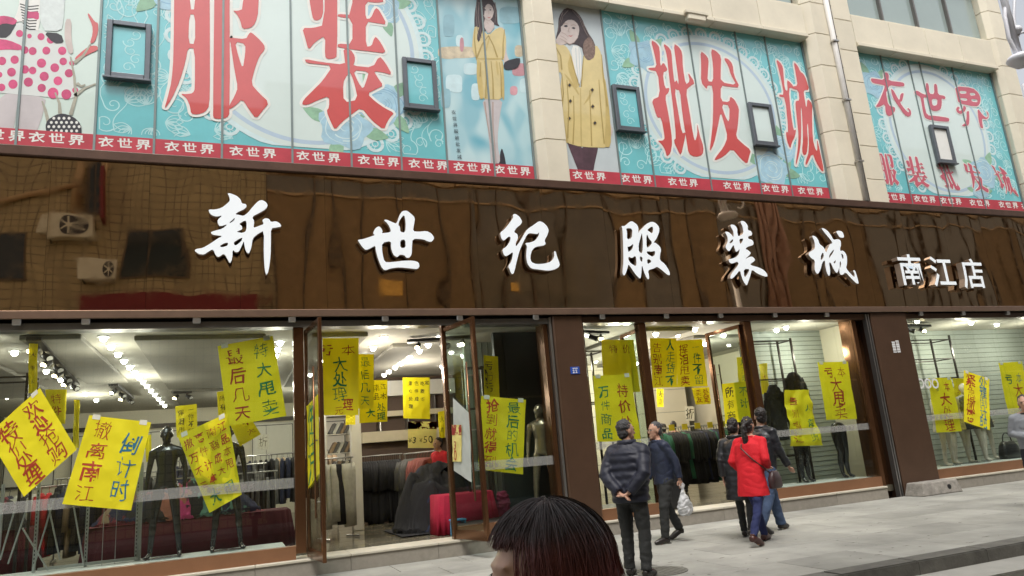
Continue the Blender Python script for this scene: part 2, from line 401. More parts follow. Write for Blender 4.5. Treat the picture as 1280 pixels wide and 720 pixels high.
# the glass doors
def leaf(name, label, hx, hy, ang, wd=.98, hdir=1):
    """door leaf hinged at (hx, hy), opening direction ang"""
    t = thing(name, label, 'glass door', (hx, hy, .235), ang)
    W = WM[t]
    def lp(nm, x0, x1, y0, y1, z0, z1, m, bv=.004):
        b_ = bx(x0, x1, y0, y1, z0, z1); bevel(b_, bv); 
        for v in b_.verts: v.co = W @ v.co
        return obj(nm, b_, m, t)
    H_ = 3.20
    lp('stile', 0, .045, -.025, .025, 0, H_, M_BRONZE); lp('stile', wd-.085, wd, -.025, .025, 0, H_, M_BRONZE)
    lp('rail', .046, wd-.086, -.022, .022, H_-.07, H_, M_BRONZE); lp('rail', .046, wd-.086, -.022, .022, 0, .13, M_BRONZE)
    lp('glass_pane', .046, wd-.086, -.006, .006, .131, H_-.071, M_GLASS2, .001)
    for s in (-1, 1):
        b_ = tube(NB(), [(wd-.19, s*.06, .55), (wd-.19, s*.06, 2.55)], .014, 8)
        for v in b_.verts: v.co = W @ v.co
        hd = obj('handle', b_, M_BRONZE, t, True)
        b_ = NB()
        for z in (.75, 1.55, 2.35): tube(b_, [(wd-.19, 0, z), (wd-.19, s*.06, z)], .010, 6)
        for v in b_.verts: v.co = W @ v.co
        hh = obj('handle_bracket', b_, M_STEEL, hd)
    return t
DL = leaf('glass_door', 'open glass door leaf left of the main entrance with a yellow paper on it', 1.02, .16, R(-84))
DR = leaf('glass_door', 'open glass door leaf right of the main entrance with white paper on it', 3.13, .16, R(-76), .95)
D3 = leaf('glass_door', 'open glass door leaf left of the second entrance beside the man in dark blue jacket', 6.88, .2, R(86))
D4 = leaf('glass_door', 'open glass door leaf right of the second entrance behind the walking couple', 8.97, .2, R(94))
# house number plate
t = thing('number_plate', 'small blue plate with white number 22 on the brown pillar', 'number plate', (5.35, -.02, 2.75))
p = P(719, 463, -.02); w_, h_ = .085, .06
obj('plate', bevel(bx(p.x-w_, p.x+w_, -.022, -.012, p.z-h_, p.z+h_), .004), mat('blue_enamel', (.03, .08, .36), .25, 0, .03), t)
bm = NB()
for k in range(2): put_glyph(bm, '2', lambda u, v, k=k: Vector((p.x-.05+k*.048+u*.075, -.024, p.z-.05+v*.075)), .03)
for k in range(3): box(bm, p.x-.045+k*.034, p.x-.025+k*.034, -.0235, -.0225, p.z+.025, p.z+.042)
obj('numerals', bm, mat('white_enamel', (.8, .8, .8), .4, 0, .02), t)
# scribbled white sticker on second pillar
p = P(1120, 433, -.025); rd = random.Random(4); bm = NB()
for sx_ in (-1, 1):
    for k in range(5):
        x = p.x+sx_*.055; z = p.z+.10-k*.05; a = rd.uniform(-.02, .02); box(bm, x-.045, x+.045, -.026-k*.0002, -.0245, z-.010+a, z+.010+a)
    for k in range(3):
        x = p.x+sx_*.055-.03+k*.03; box(bm, x-.008, x+.008, -.0285-k*.0002, -.027, p.z-.13+rd.uniform(0, .03), p.z+.10)
tag(obj('pillar_sticker', bm, MATS['white_enamel']), 'white scribbled sticker on the wide brown pillar', 'sticker')
# stone block with hole
t = thing('stone_block', 'rough concrete block with a round hole at the foot of the wide brown pillar', 'concrete block', (12.55, -.25, 0))
b_ = NB(); bl = [b_.verts.new((12.55+sx*w_, -.24+sy*d_, z)) for z, w_, d_ in ((0, .52, .22), (.24, .46, .18)) for sx, sy in ((-1,-1), (1,-1), (1,1), (-1,1))]
for f in ((3,2,1,0), (4,5,6,7), (0,1,5,4), (1,2,6,5), (2,3,7,6), (3,0,4,7)): b_.faces.new([bl[i] for i in f])
bevel(b_, .012, 2); me = remesh(b_, .011, 0, .0022, 14); M_CONC = mat('rough_concrete', (.27, .25, .22), .9, 0, .3, 9, .6, 50)
obj('block', me, M_CONC, t)
obj('hole', disc(NB(), (12.74, -.449, .12), .045, 14, 'Y', .03), M_BLACK, t)

# ------------------------------------------------------------------ fascia sign
S = thing('fascia_sign', 'long glossy brown shop fascia with white raised shop name letters', 'sign', (7, 0, 3.6))
def mirror_brown():
    m = bpy.data.materials.new('glossy_brown_panel'); m.use_nodes = True; n = m.node_tree.nodes; l = m.node_tree.links
    b = n['Principled BSDF']; b.inputs['Base Color'].default_value = (.53, .385, .25, 1); b.inputs['Metallic'].default_value = 1; b.inputs['Roughness'].default_value = .035
    tc = n.new('ShaderNodeTexCoord'); mp = n.new('ShaderNodeMapping'); mp.inputs['Scale'].default_value = (1, 1, .45)
    oi = n.new('ShaderNodeObjectInfo'); cb = n.new('ShaderNodeVectorMath'); cb.operation = 'ADD'
    l.new(tc.outputs['Object'], mp.inputs[0]); l.new(mp.outputs[0], cb.inputs[0]); l.new(oi.outputs['Random'], cb.inputs[1])
    z = n.new('ShaderNodeTexNoise'); z.inputs['Scale'].default_value = 1.1; z.inputs['Detail'].default_value = 1; l.new(cb.outputs[0], z.inputs[0])
    bp = n.new('ShaderNodeBump'); bp.inputs['Strength'].default_value = 1; bp.inputs['Distance'].default_value = .014; l.new(z.outputs[0], bp.inputs['Height'])
    l.new(bp.outputs[0], b.inputs['Normal'])
    nz = n.new('ShaderNodeTexNoise'); nz.inputs['Scale'].default_value = 5; nz.inputs['Detail'].default_value = 8; l.new(tc.outputs['Object'], nz.inputs[0])
    mr = n.new('ShaderNodeMapRange'); mr.inputs[1].default_value = .45; mr.inputs[2].default_value = .8; mr.inputs[3].default_value = .02; mr.inputs[4].default_value = .10
    l.new(nz.outputs[0], mr.inputs[0]); l.new(mr.outputs[0], b.inputs['Roughness'])
    return m
M_FAS = mirror_brown()
x = -5.99; i = 0
while x < XR:
    rd = random.Random(i); b_ = bx(x+.0015, x+1.2185, 0, .045, 3.712, 5.872)
    tl = rd.uniform(-.0016, .0016); 
    for v in b_.verts: v.co.y += (v.co.x-x-.61)*tl + (v.co.z-4.8)*rd.uniform(-.0005, .0005)
    obj('fascia_panel', b_, M_FAS, S); x += 1.22; i += 1
obj('fascia_backing', bx(XL, XR, .05, .30, 3.705, 5.87), M_DARKMETAL, S)
obj('bottom_trim', bevel(bx(XL, XR, -.07, .049, 3.60, 3.71), .008), M_TRIM, S)
obj('top_cornice', bevel(bx(XL, XR, -.055, .30, 5.874, 6.02), .012), mat('cornice_metal', (.10, .055, .038), .4, .4, .2, 4, .1, 20), S)
SIGN = [  # (origin of the crop, scale, [outer, holes...])
 (230, 230, 6.0, [[(325,68),(350,70),(395,88),(425,115),(432,145),(465,150),(470,170),(450,190),(400,212),(385,228),(420,232),(445,240),(480,215),(520,165),(560,125),(590,120),(620,140),(628,165),(610,190),(560,220),(510,245),(528,280),(520,330),(560,315),(600,300),(585,270),(610,255),(640,262),(650,285),(690,278),(720,295),(732,318),(700,325),(652,332),(652,420),(650,540),(635,650),(618,688),(605,640),(598,520),(600,350),(560,370),(515,405),(505,480),(485,525),(465,505),(452,460),(450,425),(430,470),(410,510),(385,512),(365,490),(362,560),(345,598),(325,560),(300,520),(262,548),(240,540),(218,488),(185,505),(150,530),(110,525),(78,500),(90,487),(140,480),(200,445),(250,410),(290,390),(245,385),(215,380),(198,362),(230,350),(290,335),(330,300),(270,318),(255,300),(250,270),(290,235),(240,245),(205,232),(185,205),(187,190),(230,192),(280,180),(320,150),(345,125),(340,95)],
   [(412,300),(450,275),(470,280),(468,350),(440,368),(390,358),(438,340),(435,315)], [(265,465),(300,445),(330,438),(328,462),(285,475)], [(370,440),(405,415),(440,400),(430,430),(385,465)], [(340,288),(385,250),(375,275),(345,293)]]),
 (440, 250, 7.2, [[(52,358),(100,352),(190,322),(205,315),(190,300),(205,260),(238,235),(262,250),(278,285),(262,300),(345,290),(350,270),(325,215),(285,180),(310,175),(365,200),(402,213),(430,130),(455,98),(495,95),(535,125),(567,160),(560,210),(548,280),(600,285),(670,278),(715,300),(742,340),(720,375),(690,375),(640,352),(545,348),(540,420),(538,490),(515,520),(490,520),(470,495),(430,490),(405,518),(370,490),(350,430),(352,368),(270,385),(272,470),(292,558),(350,560),(470,545),(555,545),(600,560),(608,595),(590,622),(545,618),(430,605),(350,615),(295,635),(265,605),(235,530),(215,460),(210,408),(165,435),(125,452),(95,425),(60,375)],
   [(435,360),(480,355),(483,430),(435,432)], [(470,130),(484,200),(480,292),(435,288),(432,240),(415,222),(432,175)]]),
 (610, 255, 7.58, [[(115,270),(150,245),(190,200),(240,130),(235,100),(260,92),(300,120),(325,165),(310,195),(270,225),(245,265),(280,285),(285,325),(262,370),(265,405),(300,360),(340,290),(370,240),(430,200),(485,160),(525,175),(560,210),(578,250),(560,300),(535,345),(550,380),(520,395),(450,405),(415,440),(400,500),(410,550),(460,570),(540,565),(600,545),(630,500),(625,450),(640,445),(655,500),(682,570),(670,600),(620,625),(560,632),(480,620),(410,612),(375,570),(362,510),(365,440),(370,400),(350,370),(400,365),(450,345),(480,300),(485,265),(470,285),(430,280),(395,275),(370,290),(330,370),(300,440),(275,530),(255,620),(240,665),(220,660),(205,620),(190,590),(225,540),(240,450),(200,480),(165,497),(145,470),(135,430),(180,400),(210,350),(215,310),(190,310),(150,350),(125,325)]]),
 (765, 265, 8.0, [[(95,140),(130,140),(180,95),(205,92),(250,125),(265,155),(264,215),(275,190),(300,165),(350,115),(400,95),(440,110),(475,155),(470,210),(440,275),(415,305),(440,310),(480,345),(492,380),(480,430),(478,480),(530,520),(575,590),(580,635),(550,625),(500,580),(450,545),(420,565),(380,575),(360,590),(372,640),(370,675),(350,665),(320,600),(300,525),(295,600),(290,650),(280,668),(240,630),(200,570),(165,520),(155,560),(130,635),(110,630),(105,590),(115,500),(112,350),(108,230),(105,170)],
   [(140,160),(205,165),(200,262),(150,275),(152,200)], [(155,345),(180,345),(215,315),(205,370),(165,402),(160,375)], [(165,445),(200,462),(235,435),(245,480),(243,545),(190,515),(165,480)], [(300,200),(285,260),(265,330),(270,400),(305,415),(310,300)], [(277,442),(306,452),(303,500),(285,490)], [(345,210),(370,265),(405,305),(375,345),(345,360)], [(350,180),(385,150),(408,145),(412,190),(400,215),(380,200)], [(347,392),(400,395),(430,387),(430,430),(400,448),(352,415)], [(352,472),(375,472),(400,495),(354,523)]]),
 (890, 270, 7.576, [[(120,148),(155,150),(185,175),(205,205),(205,150),(175,95),(180,78),(215,85),(240,115),(240,160),(250,195),(300,165),(290,100),(270,60),(275,45),(310,50),(340,90),(340,135),(370,140),(382,165),(375,185),(345,190),(342,215),(380,225),(395,250),(390,275),(340,290),(315,310),(345,325),(370,350),(350,375),(310,410),(360,385),(385,385),(408,410),(400,430),(360,455),(380,470),(440,485),(490,510),(525,550),(525,575),(490,570),(430,545),(378,505),(365,560),(345,620),(330,660),(310,640),(285,590),(265,510),(225,560),(190,595),(172,590),(180,550),(220,500),(255,455),(240,430),(190,452),(165,440),(155,410),(185,405),(230,390),(255,360),(265,310),(240,335),(228,340),(215,310),(205,270),(180,310),(165,335),(145,325),(125,290),(150,245),(150,200)],
   [(165,248),(200,215),(200,240),(172,262)], [(257,217),(298,212),(288,245),(267,268)], [(300,502),(358,502),(340,545),(307,588)]]),
 (1000, 275, 8.0, [[(118,155),(150,160),(180,190),(195,240),(230,265),(245,285),(262,330),(275,290),(300,240),(320,235),(325,225),(300,190),(250,130),(215,85),(225,78),(270,100),(310,150),(335,200),(370,190),(405,200),(412,240),(400,290),(405,310),(430,305),(460,335),(472,380),(470,440),(460,480),(500,530),(545,575),(548,540),(530,505),(550,500),(570,560),(590,640),(560,630),(510,580),(455,520),(430,548),(405,548),(395,520),(392,470),(380,520),(365,530),(340,500),(310,430),(290,420),(302,500),(300,550),(288,560),(270,530),(255,470),(250,400),(225,420),(205,500),(180,540),(160,530),(145,490),(150,400),(115,385),(85,345),(90,325),(130,300),(150,285),(148,220)],
   [(210,350),(232,320),(240,370),(207,408)], [(292,350),(330,300),(343,295),(330,330),(300,370),(294,388)], [(332,425),(361,397),(350,438)], [(398,405),(415,430),(397,495)], [(410,333),(428,342),(438,370),(428,398)]]),
]
DOT = (1000, 275, 8.0, [[(360,115),(385,105),(425,115),(442,160),(435,178),(400,175),(375,140)]])
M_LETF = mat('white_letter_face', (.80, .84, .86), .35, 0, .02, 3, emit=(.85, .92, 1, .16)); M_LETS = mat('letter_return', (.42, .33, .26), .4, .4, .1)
FY = -.15
def cut_letter(entries, label=None):
    bm = NB()
    for ox, oz, sc, loops in entries:
        L = []
        for lp in loops:
            L.append([(q.x, q.z) for q in (P(ox+a/sc, oz+b/sc, FY) for a, b in lp)])
        me = poly_mesh(L, .042, 0, 1)
        fs = add_mesh(bm, me, Matrix(((1,0,0,0), (0,0,1,FY+.043), (0,1,0,0), (0,0,0,1))))
    bmesh.ops.remove_doubles(bm, verts=bm.verts, dist=1e-5); bm.normal_update(); bmesh.ops.recalc_face_normals(bm, faces=bm.faces)
    for f in bm.faces: f.material_index = 0 if abs(f.normal.y) > .7 and f.calc_center_median().y < FY+.03 else 1
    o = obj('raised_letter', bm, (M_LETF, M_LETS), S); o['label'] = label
    vs = [o.matrix_world @ v.co for v in o.data.vertices]
    return o
LN = ['first raised white brush letter on the fascia, far left', 'second raised white brush letter, above the open door', 'third raised white brush letter', 'fourth raised white brush letter', 'fifth raised white brush letter', 'sixth raised white brush letter']
for e, n_ in zip(SIGN, LN): cut_letter([e, DOT] if e[0] == 1000 else [e], n_)
# thin stand-off pins
bm = NB()
for e in SIGN:
    for lp in e[3][:1]:
        for k in range(0, len(lp), 9):
            q = P(e[0]+lp[k][0]/e[2], e[1]+lp[k][1]/e[2], FY)
            cx = P(e[0]+350/e[2], e[1]+350/e[2], FY); q = q.lerp(cx, .12); tube(bm, [(q.x, 0, q.z), (q.x, FY+.10, q.z)], .008, 6)
# the three block letters
for ch, px, pz in zip('南江店', (1128, 1168, 1207), (356, 358, 360)):
    c = bpy.data.curves.new('g', 'FONT'); c.body = ch; c.extrude = .07; c.offset = .013; c.resolution_u = 2
    o = bpy.data.objects.new('g', c); COL.objects.link(o); dg = bpy.context.evaluated_depsgraph_get(); dg.update()
    me = bpy.data.meshes.new_from_object(o.evaluated_get(dg)); bpy.data.objects.remove(o)
    p = P(px, pz, -.20); wd = .72; hh = .71
    bm = NB(); add_mesh(bm, me, Matrix(((wd,0,0,p.x-.02), (0,0,1,-.13), (0,hh,0,p.z+.06), (0,0,0,1))))
    bmesh.ops.remove_doubles(bm, verts=bm.verts, dist=1e-5); bmesh.ops.recalc_face_normals(bm, faces=bm.faces); bm.normal_update()
    for f in bm.faces: f.material_index = 0 if abs(f.normal.y) > .7 and f.calc_center_median().y < -.15 else 1
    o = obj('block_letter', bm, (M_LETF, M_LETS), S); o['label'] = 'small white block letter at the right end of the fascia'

# ------------------------------------------------------------------ upper wall in stone blocks
ZB = [6.021, 6.85, 7.64, 8.43, 9.22, 10.01, 10.80, 11.59, 12.38]
core = bpart('upper_wall_core', box(NB(), XL, 18.78, .42, .9, 6.0, 12.4), M_STONE_JOINT)
def blockcol(x0, x1, y, zs, cl=0, cr_=0, d=.34):
    for i in range(len(zs)-1):
        z0, z1 = zs[i]+.006, zs[i+1]-.006
        pr = [(x0, y+cl), (x0+cl, y), (x1-cr_, y), (x1, y+cr_), (x1, y+d), (x0, y+d)]
        pr = [p_ for k, p_ in enumerate(pr) if k == 0 or (abs(p_[0]-pr[k-1][0])+abs(p_[1]-pr[k-1][1])) > 1e-6]
        b_ = NB(); lo = [b_.verts.new((a, b, z0)) for a, b in pr]; hi = [b_.verts.new((a, b, z1)) for a, b in pr]
        b_.faces.new(lo[::-1]); b_.faces.new(hi)
        for k in range(len(pr)): b_.faces.new((lo[k], lo[(k+1) % len(pr)], hi[(k+1) % len(pr)], hi[k]))
        bmesh.ops.recalc_face_normals(b_, faces=b_.faces); bevel(b_, .007)
        bpart('stone_block', b_, M_STONE)
blockcol(5.09, 5.64, .04, ZB, .13, 0)
ZB2 = [z-.25 for z in ZB]; ZB2[0] = 6.021
blockcol(11.98, 12.80, .02, ZB, .16, 0); blockcol(12.806, 13.42, .10, ZB2, 0, 0)
blockcol(18.16, 18.78, .04, ZB, .12, 0)
def lintel(x0, x1, n, z0=9.90, z1=10.72, y=.10):
    w_ = (x1-x0)/n
    for i in range(n):
        bpart('lintel_stone', bevel(bx(x0+i*w_+.005, x0+(i+1)*w_-.005, y, y+.36, z0+.10, z1), .008), M_STONE)
        bpart('lintel_stone', bevel(bx(x0+i*w_+.005, x0+(i+1)*w_-.005, y-.05, y+.34, z0, z0+.095), .01), M_STONE)
lintel(XL, 5.08, 9); lintel(5.65, 11.97, 5); lintel(13.43, 18.15, 4)
bpart('keystone', bevel(bx(8.72, 9.16, -.02, .12, 9.80, 10.0), .02), M_STONE)
bpart('keystone', bevel(bx(8.66, 9.22, -.04, .05, 9.93, 10.01), .01), M_STONE)
# upper windows: sill height 10.75
M_GREENGL = mat('green_window_glass', (.33, .40, .38), .06, .15, .06, .6, coat=.5)
def upwin(x0, x1, n):
    bpart('window_sill', bevel(bx(x0, x1, .12, .4, 10.722, 10.76), .006), M_STONE)
    w_ = (x1-x0)/n
    for i in range(n):
        f_ = bpart('upper_window', bx(x0+i*w_+.0, x0+i*w_+.05, .22, .36, 10.762, 12.3), M_GREYPAINT)
        obj('pane', bx(x0+i*w_+.052, x0+(i+1)*w_-.002, .30, .32, 10.762, 12.3), M_GREENGL, f_)
upwin(5.66, 11.9, 5); upwin(13.44, 18.14, 4); upwin(XL, 5.05, 8)
# drain pipe
t = thing('drain_pipe', 'pale vertical drain pipe running down the stone pillar between the two right billboards', 'pipe', (12.62, 0, 6.02))
obj('pipe', tube(NB(), [(12.60, -.02, 6.03), (12.60, -.02, 12.3)], .06, 14), mat('pale_pipe', (.66, .64, .61), .6, 0, .06), t, True)
for z in (6.9, 8.35, 9.8, 11.2):
    obj('clamp', bevel(bx(12.52, 12.68, -.10, .05, z, z+.04), .004), M_STEEL, t)
obj('cable', tube(NB(), [(12.72, 0.0, 6.03), (12.71, -.01, 9), (12.72, 0.0, 12.3)], .012, 6), M_DARKMETAL, t)
# closed volume behind (roof, side and back walls)
bpart('back_wall', bx(XL, 18.78, 14.2, 14.5, 0, 12.4), M_STONE)
bpart('side_wall', bx(18.50, 18.78, .9, 14.2, 5.9, 12.4), M_STONE); bpart('side_wall', bx(XL-.3, XL-.001, .05, 14.2, 0, 12.4), M_STONE)
bpart('side_wall', bx(XR, XR+.3, .05, 14.2, 0, 6.0), M_STONE); bpart('lower_roof', bx(18.79, XR, .3, 14.2, 5.7, 5.98), M_STONE)
bpart('roof', bx(XL, 18.78, .1, 14.2, 12.401, 12.7), M_STONE)
# ------------------------------------------------------------------ printed window billboards
Y0 = .30
M_TURQ = mat('turquoise_print', (.17, .57, .62), .35, 0, .10, 1.6, coat=1)
M_PALE = mat('pale_mint_print', (.66, .79, .73), .35, 0, .05, 1.3, coat=1)
M_OVAL = mat('pale_oval_print', (.67, .79, .76), .4, 0, .04, 1.0, coat=1)
M_LACE = mat('lace_print', (.62, .78, .80), .4, 0, .06, 8)
M_LACEB = mat('lace_ring_print', (.45, .58, .70), .4, 0, .06, 3)
M_VINE = mat('vine_print', (.50, .80, .82), .4, 0, .1, 3)
M_RED = mat('red_print', (.62, .085, .085), .4, 0, .07, 2, coat=1)
M_STRIP = mat('red_strip_print', (.50, .05, .075), .4, 0, .14, 3, coat=.2)
M_WHITEP = mat('white_print', (.82, .82, .78), .45, 0, .04, 4)
M_ROSE = mat('blue_rose_print', (.38, .60, .72), .4, 0, .16, 5)
M_ROSED = mat('rose_line_print', (.26, .46, .62), .4, 0, .1, 5)
M_LEAF = mat('green_leaf_print', (.28, .50, .34), .4, 0, .2, 7)
M_SKIN_P = mat('skin_print', (.60, .52, .49), .45, 0, .12, 5)
M_HAIR_P = mat('dark_hair_print', (.05, .035, .04), .45, 0, .3, 14)
M_YEL_P = mat('yellow_cloth_print', (.68, .55, .24), .45, 0, .12, 2.2, coat=1)
M_YELD_P = mat('yellow_fold_print', (.56, .43, .16), .45, 0, .1, 5)
M_GREY_P = mat('grey_backdrop_print', (.56, .63, .65), .45, 0, .06, 1.5, coat=.25)
M_PINK_P = mat('magenta_dot_print', (.62, .07, .20), .45, 0, .25, 7)
M_BLACK_P = mat('black_print', (.03, .03, .04), .4, 0, .2, 6)
M_TIGHT_P = mat('dark_tights_print', (.09, .045, .06), .45, 0, .3, 6)
M_LEG_P = mat('leg_print', (.56, .52, .53), .45, 0, .12, 2)
M_MULL = mat('window_joint', (.20, .25, .25), .5, .3, .1)
M_VENT = mat('vent_frame_metal', (.14, .155, .175), .35, .5, .12)
M_VENTG = mat('vent_glass', (.42, .60, .62), .05, 0, .12, 2, coat=.6)
def blurmat():
    m = bpy.data.materials.new('blurred_street_print'); m.use_nodes = True; n = m.node_tree.nodes; l = m.node_tree.links; b = n['Principled BSDF']
    b.inputs['Roughness'].default_value = .35; b.inputs['Coat Weight'].default_value = .25
    tc = n.new('ShaderNodeTexCoord'); mp = n.new('ShaderNodeMapping'); mp.inputs['Scale'].default_value = (1.6, 1, .9)
    nz = n.new('ShaderNodeTexVoronoi'); nz.feature = 'SMOOTH_F1'; nz.inputs['Scale'].default_value = 2.2; nz.inputs['Smoothness'].default_value = .6
    l.new(tc.outputs['Object'], mp.inputs[0]); l.new(mp.outputs[0], nz.inputs['Vector'])
    cr = n.new('ShaderNodeValToRGB'); cr.color_ramp.elements[0].color = (.60, .78, .80, 1); cr.color_ramp.elements[1].color = (.16, .45, .56, 1)
    sp = n.new('ShaderNodeSeparateColor'); l.new(nz.outputs['Color'], sp.inputs[0]); l.new(sp.outputs[0], cr.inputs[0]); l.new(cr.outputs[0], b.inputs['Base Color'])
    return m
M_BLUR = blurmat()

def board(name, label, x0, x1, z0, z1, seams, regions):
    t = thing(name, label, 'billboard', ((x0+x1)/2, Y0, z0))
    xs = [x0]+seams+[x1]
    for i in range(len(xs)-1):
        xm = (xs[i]+xs[i+1])/2; m = M_TURQ
        for a, b, mm in regions:
            if a <= xm <= b: m = mm
        obj('glass_panel', bevel(bx(xs[i]+.004, xs[i+1]-.004, Y0, Y0+.03, z0, z1), .003), m, t)
    for s in seams:
        obj('joint', bx(s-.016, s+.016, Y0-.020, Y0+.001, z0, z1), M_MULL, t)
    obj('red_strip', bx(x0, x1, Y0-.0128, Y0-.001, z0, z0+.355), M_STRIP, t)
    for a in [x0, x1]: obj('edge_frame', bx(a-.02, a+.02, Y0-.03, Y0+.035, z0, z1), M_MULL, t)
    return t
def strip_text(t, spots, z):
    for x in spots:
        bm = NB()
        for k, ch in enumerate('衣世界'):
            put_glyph(bm, ch, lambda u, v, X=x+(k-1.5)*.245: Vector((X+u*.20, Y0-.0140, z+.165+v*.165)), .024, hand=.25, seed=k)
        obj('strip_lettering', bm, M_WHITEP, t)
def ribbon(bm, pts, w0, w1, y):
    L, Rr = [], []
    n = len(pts)
    for i, (x, z) in enumerate(pts):
        a = pts[max(0, i-1)]; b = pts[min(n-1, i+1)]; dx, dz = b[0]-a[0], b[1]-a[1]; d = math.hypot(dx, dz) or 1
        h = (w0+(w1-w0)*i/(n-1))/2; L.append(bm.verts.new((x-dz/d*h, y, z+dx/d*h))); Rr.append(bm.verts.new((x+dz/d*h, y, z-dx/d*h)))
    for i in range(n-1): bm.faces.new((L[i], Rr[i], Rr[i+1], L[i+1]))
def vines(t, areas, holes, seed):
    """printed scroll work: spirals, tendrils and lily outlines"""
    rd = random.Random(seed); bm = NB(); k = 0
    def ok(x, z): return all(((x-cx)/rx)**2+((z-cz)/rz)**2 > 1 for cx, cz, rx, rz in holes)
    for (x0, x1, z0, z1) in areas:
        inside = lambda pts: [p for p in pts if x0+.02 < p[0] < x1-.02 and z0 < p[1] < z1-.02 and ok(*p)]
        nx = max(1, int((x1-x0)/.27)); nz_ = int((z1-z0)/.29)
        for i in range(nx):
            for j in range(nz_):
                x = x0+(i+.5+rd.uniform(-.25, .25))*(x1-x0)/nx; z = z0+(j+.5+rd.uniform(-.3, .3))*(z1-z0)/nz_
                y = Y0-.0015-(k % 9)*.0001; k += 1
                if rd.random() < .68:
                    r = rd.uniform(.10, .19); s = rd.choice((-1, 1)); ph = rd.uniform(0, 6.28)
                    pts = [(x+s*r*(1-q/26)*math.cos(ph+q*.36), z+r*(1-q/26)*math.sin(ph+q*.36)) for q in range(24)]
                    # a tail leading off
                    tx, tz = pts[0][0]-x, pts[0][1]-z; tail = [(pts[0][0]-s*tz*q*.28-tx*q*.02*q, pts[0][1]+s*tx*q*.28*-1*-1-tz*q*.02*q) for q in range(7, 0, -1)]
                    pts = inside(pts)
                    if len(pts) > 4: ribbon(bm, pts, .020, .010, y)
                    a0 = ph+math.pi*.5*s; ta = [(x+s*r*math.cos(ph)+math.sin(ph*3+q*.35)*.05*q*.4, z+r*math.sin(ph)+q*.055*(1 if z < (z0+z1)/2 else -1)) for q in range(9)]
                    ta = inside(ta)
                    if len(ta) > 3: ribbon(bm, ta, .016, .010, y-.00005)
                else:
                    a = rd.uniform(0, 6.28); L = rd.uniform(.20, .32)
                    for q in range(4):
                        b = a+(q-1.5)*.42
                        for sd in (-1, 1):
                            pts = [(x+math.cos(b)*L*u-math.sin(b)*sd*.055*math.sin(math.pi*u), z+math.sin(b)*L*u+math.cos(b)*sd*.055*math.sin(math.pi*u)) for u in [v/8 for v in range(9)]]
                            pts = inside(pts)
                            if len(pts) > 3: ribbon(bm, pts, .017, .012, y-q*.00003)
    o = obj('printed_vines', bm, M_VINE, t); o['kind'] = 'stuff'; return o
def ell(cx, cz, rx, rz, n=64, clip=None):
    p = [(cx+rx*math.cos(2*math.pi*i/n), cz+rz*math.sin(2*math.pi*i/n)) for i in range(n)]
    if clip: p = [(min(max(a, clip[0]), clip[1]), min(max(b, clip[2]), clip[3])) for a, b in p]
    return p
def medallion(t, cx, cz, rx, rz, clip):
    n = int(2*math.pi*(rx+rz)/2/.33)
    for i in range(n):
        a = 2*math.pi*i/n; x, z = cx+(rx+.07)*math.cos(a), cz+(rz+.07)*math.sin(a)
        if not (clip[0]+.1 < x < clip[1]-.1 and clip[2]+.12 < z < clip[3]-.1): continue
        bm = NB(); pts = [(x+.125*math.cos(q*math.pi/7), z+.125*math.sin(q*math.pi/7)) for q in range(15)]; ribbon(bm, pts, .055, .055, Y0-.0032-(i % 2)*.0002)
        pts = [(x+.05*math.cos(q*math.pi/5), z+.05*math.sin(q*math.pi/5)) for q in range(11)]; ribbon(bm, pts, .018, .018, Y0-.0036); obj('lace_scallop', bm, M_LACE, t)
    flat_print('printed_oval', [[ell(cx, cz, rx+.03, rz+.03, clip=clip)]], M_LACE, Y0-.004, t, sm=0)
    flat_print('printed_oval', [[ell(cx, cz, rx-.05, rz-.05, clip=clip)]], M_OVAL, Y0-.0045, t, sm=0)
    bm = NB(); pts = [p_ for p_ in ell(cx, cz, rx-.17, rz-.17, 80)]
    run = []
    for p_ in pts+pts[:1]:
        if clip[0] < p_[0] < clip[1] and clip[2] < p_[1] < clip[3]: run.append(p_)
        else:
            if len(run) > 2: ribbon(bm, run, .07, .07, Y0-.005)
            run = []
    if len(run) > 2: ribbon(bm, run, .07, .07, Y0-.005)
    obj('printed_ring', bm, M_LACEB, t)
def rose(t, cx, cz, r, seed):
    rd = random.Random(seed); 
    for k in range(4):
        a = k*1.7+seed; x, z = cx+math.cos(a)*r*1.05, cz+math.sin(a)*r*.9; L = r*.75
        lf = [(x+math.cos(a)*L*u-math.sin(a)*w_*L*.38, z+math.sin(a)*L*u+math.cos(a)*w_*L*.38) for u, w_ in ((-.5,0), (-.2,.8), (.2,1), (.6,.6), (1,0), (.6,-.6), (.2,-1), (-.2,-.8))]
        flat_print('printed_leaf', [[lf]], M_LEAF, Y0-.0053-k*.0002, t)
    pet = [(cx+r*(1+.14*math.sin(5*q/24*6.283+seed))*math.cos(q/24*6.283), cz+r*.9*(1+.14*math.sin(5*q/24*6.283+seed))*math.sin(q/24*6.283)) for q in range(24)]
    flat_print('printed_rose', [[pet]], M_ROSE, Y0-.0063, t, sm=0)
    bm = NB()
    for k in range(7):
        rr = r*(.9-.12*k); ph = rd.uniform(0, 6)
        ribbon(bm, [(cx+rr*math.cos(ph+q*.3)*(1+.08*math.sin(q)), cz+rr*.9*math.sin(ph+q*.3)) for q in range(9+rd.randint(0, 4))], r*.06, r*.015, Y0-.0068-k*.00008)
    obj('rose_petal_lines', bm, M_LACE if seed % 2 else M_ROSED, t)
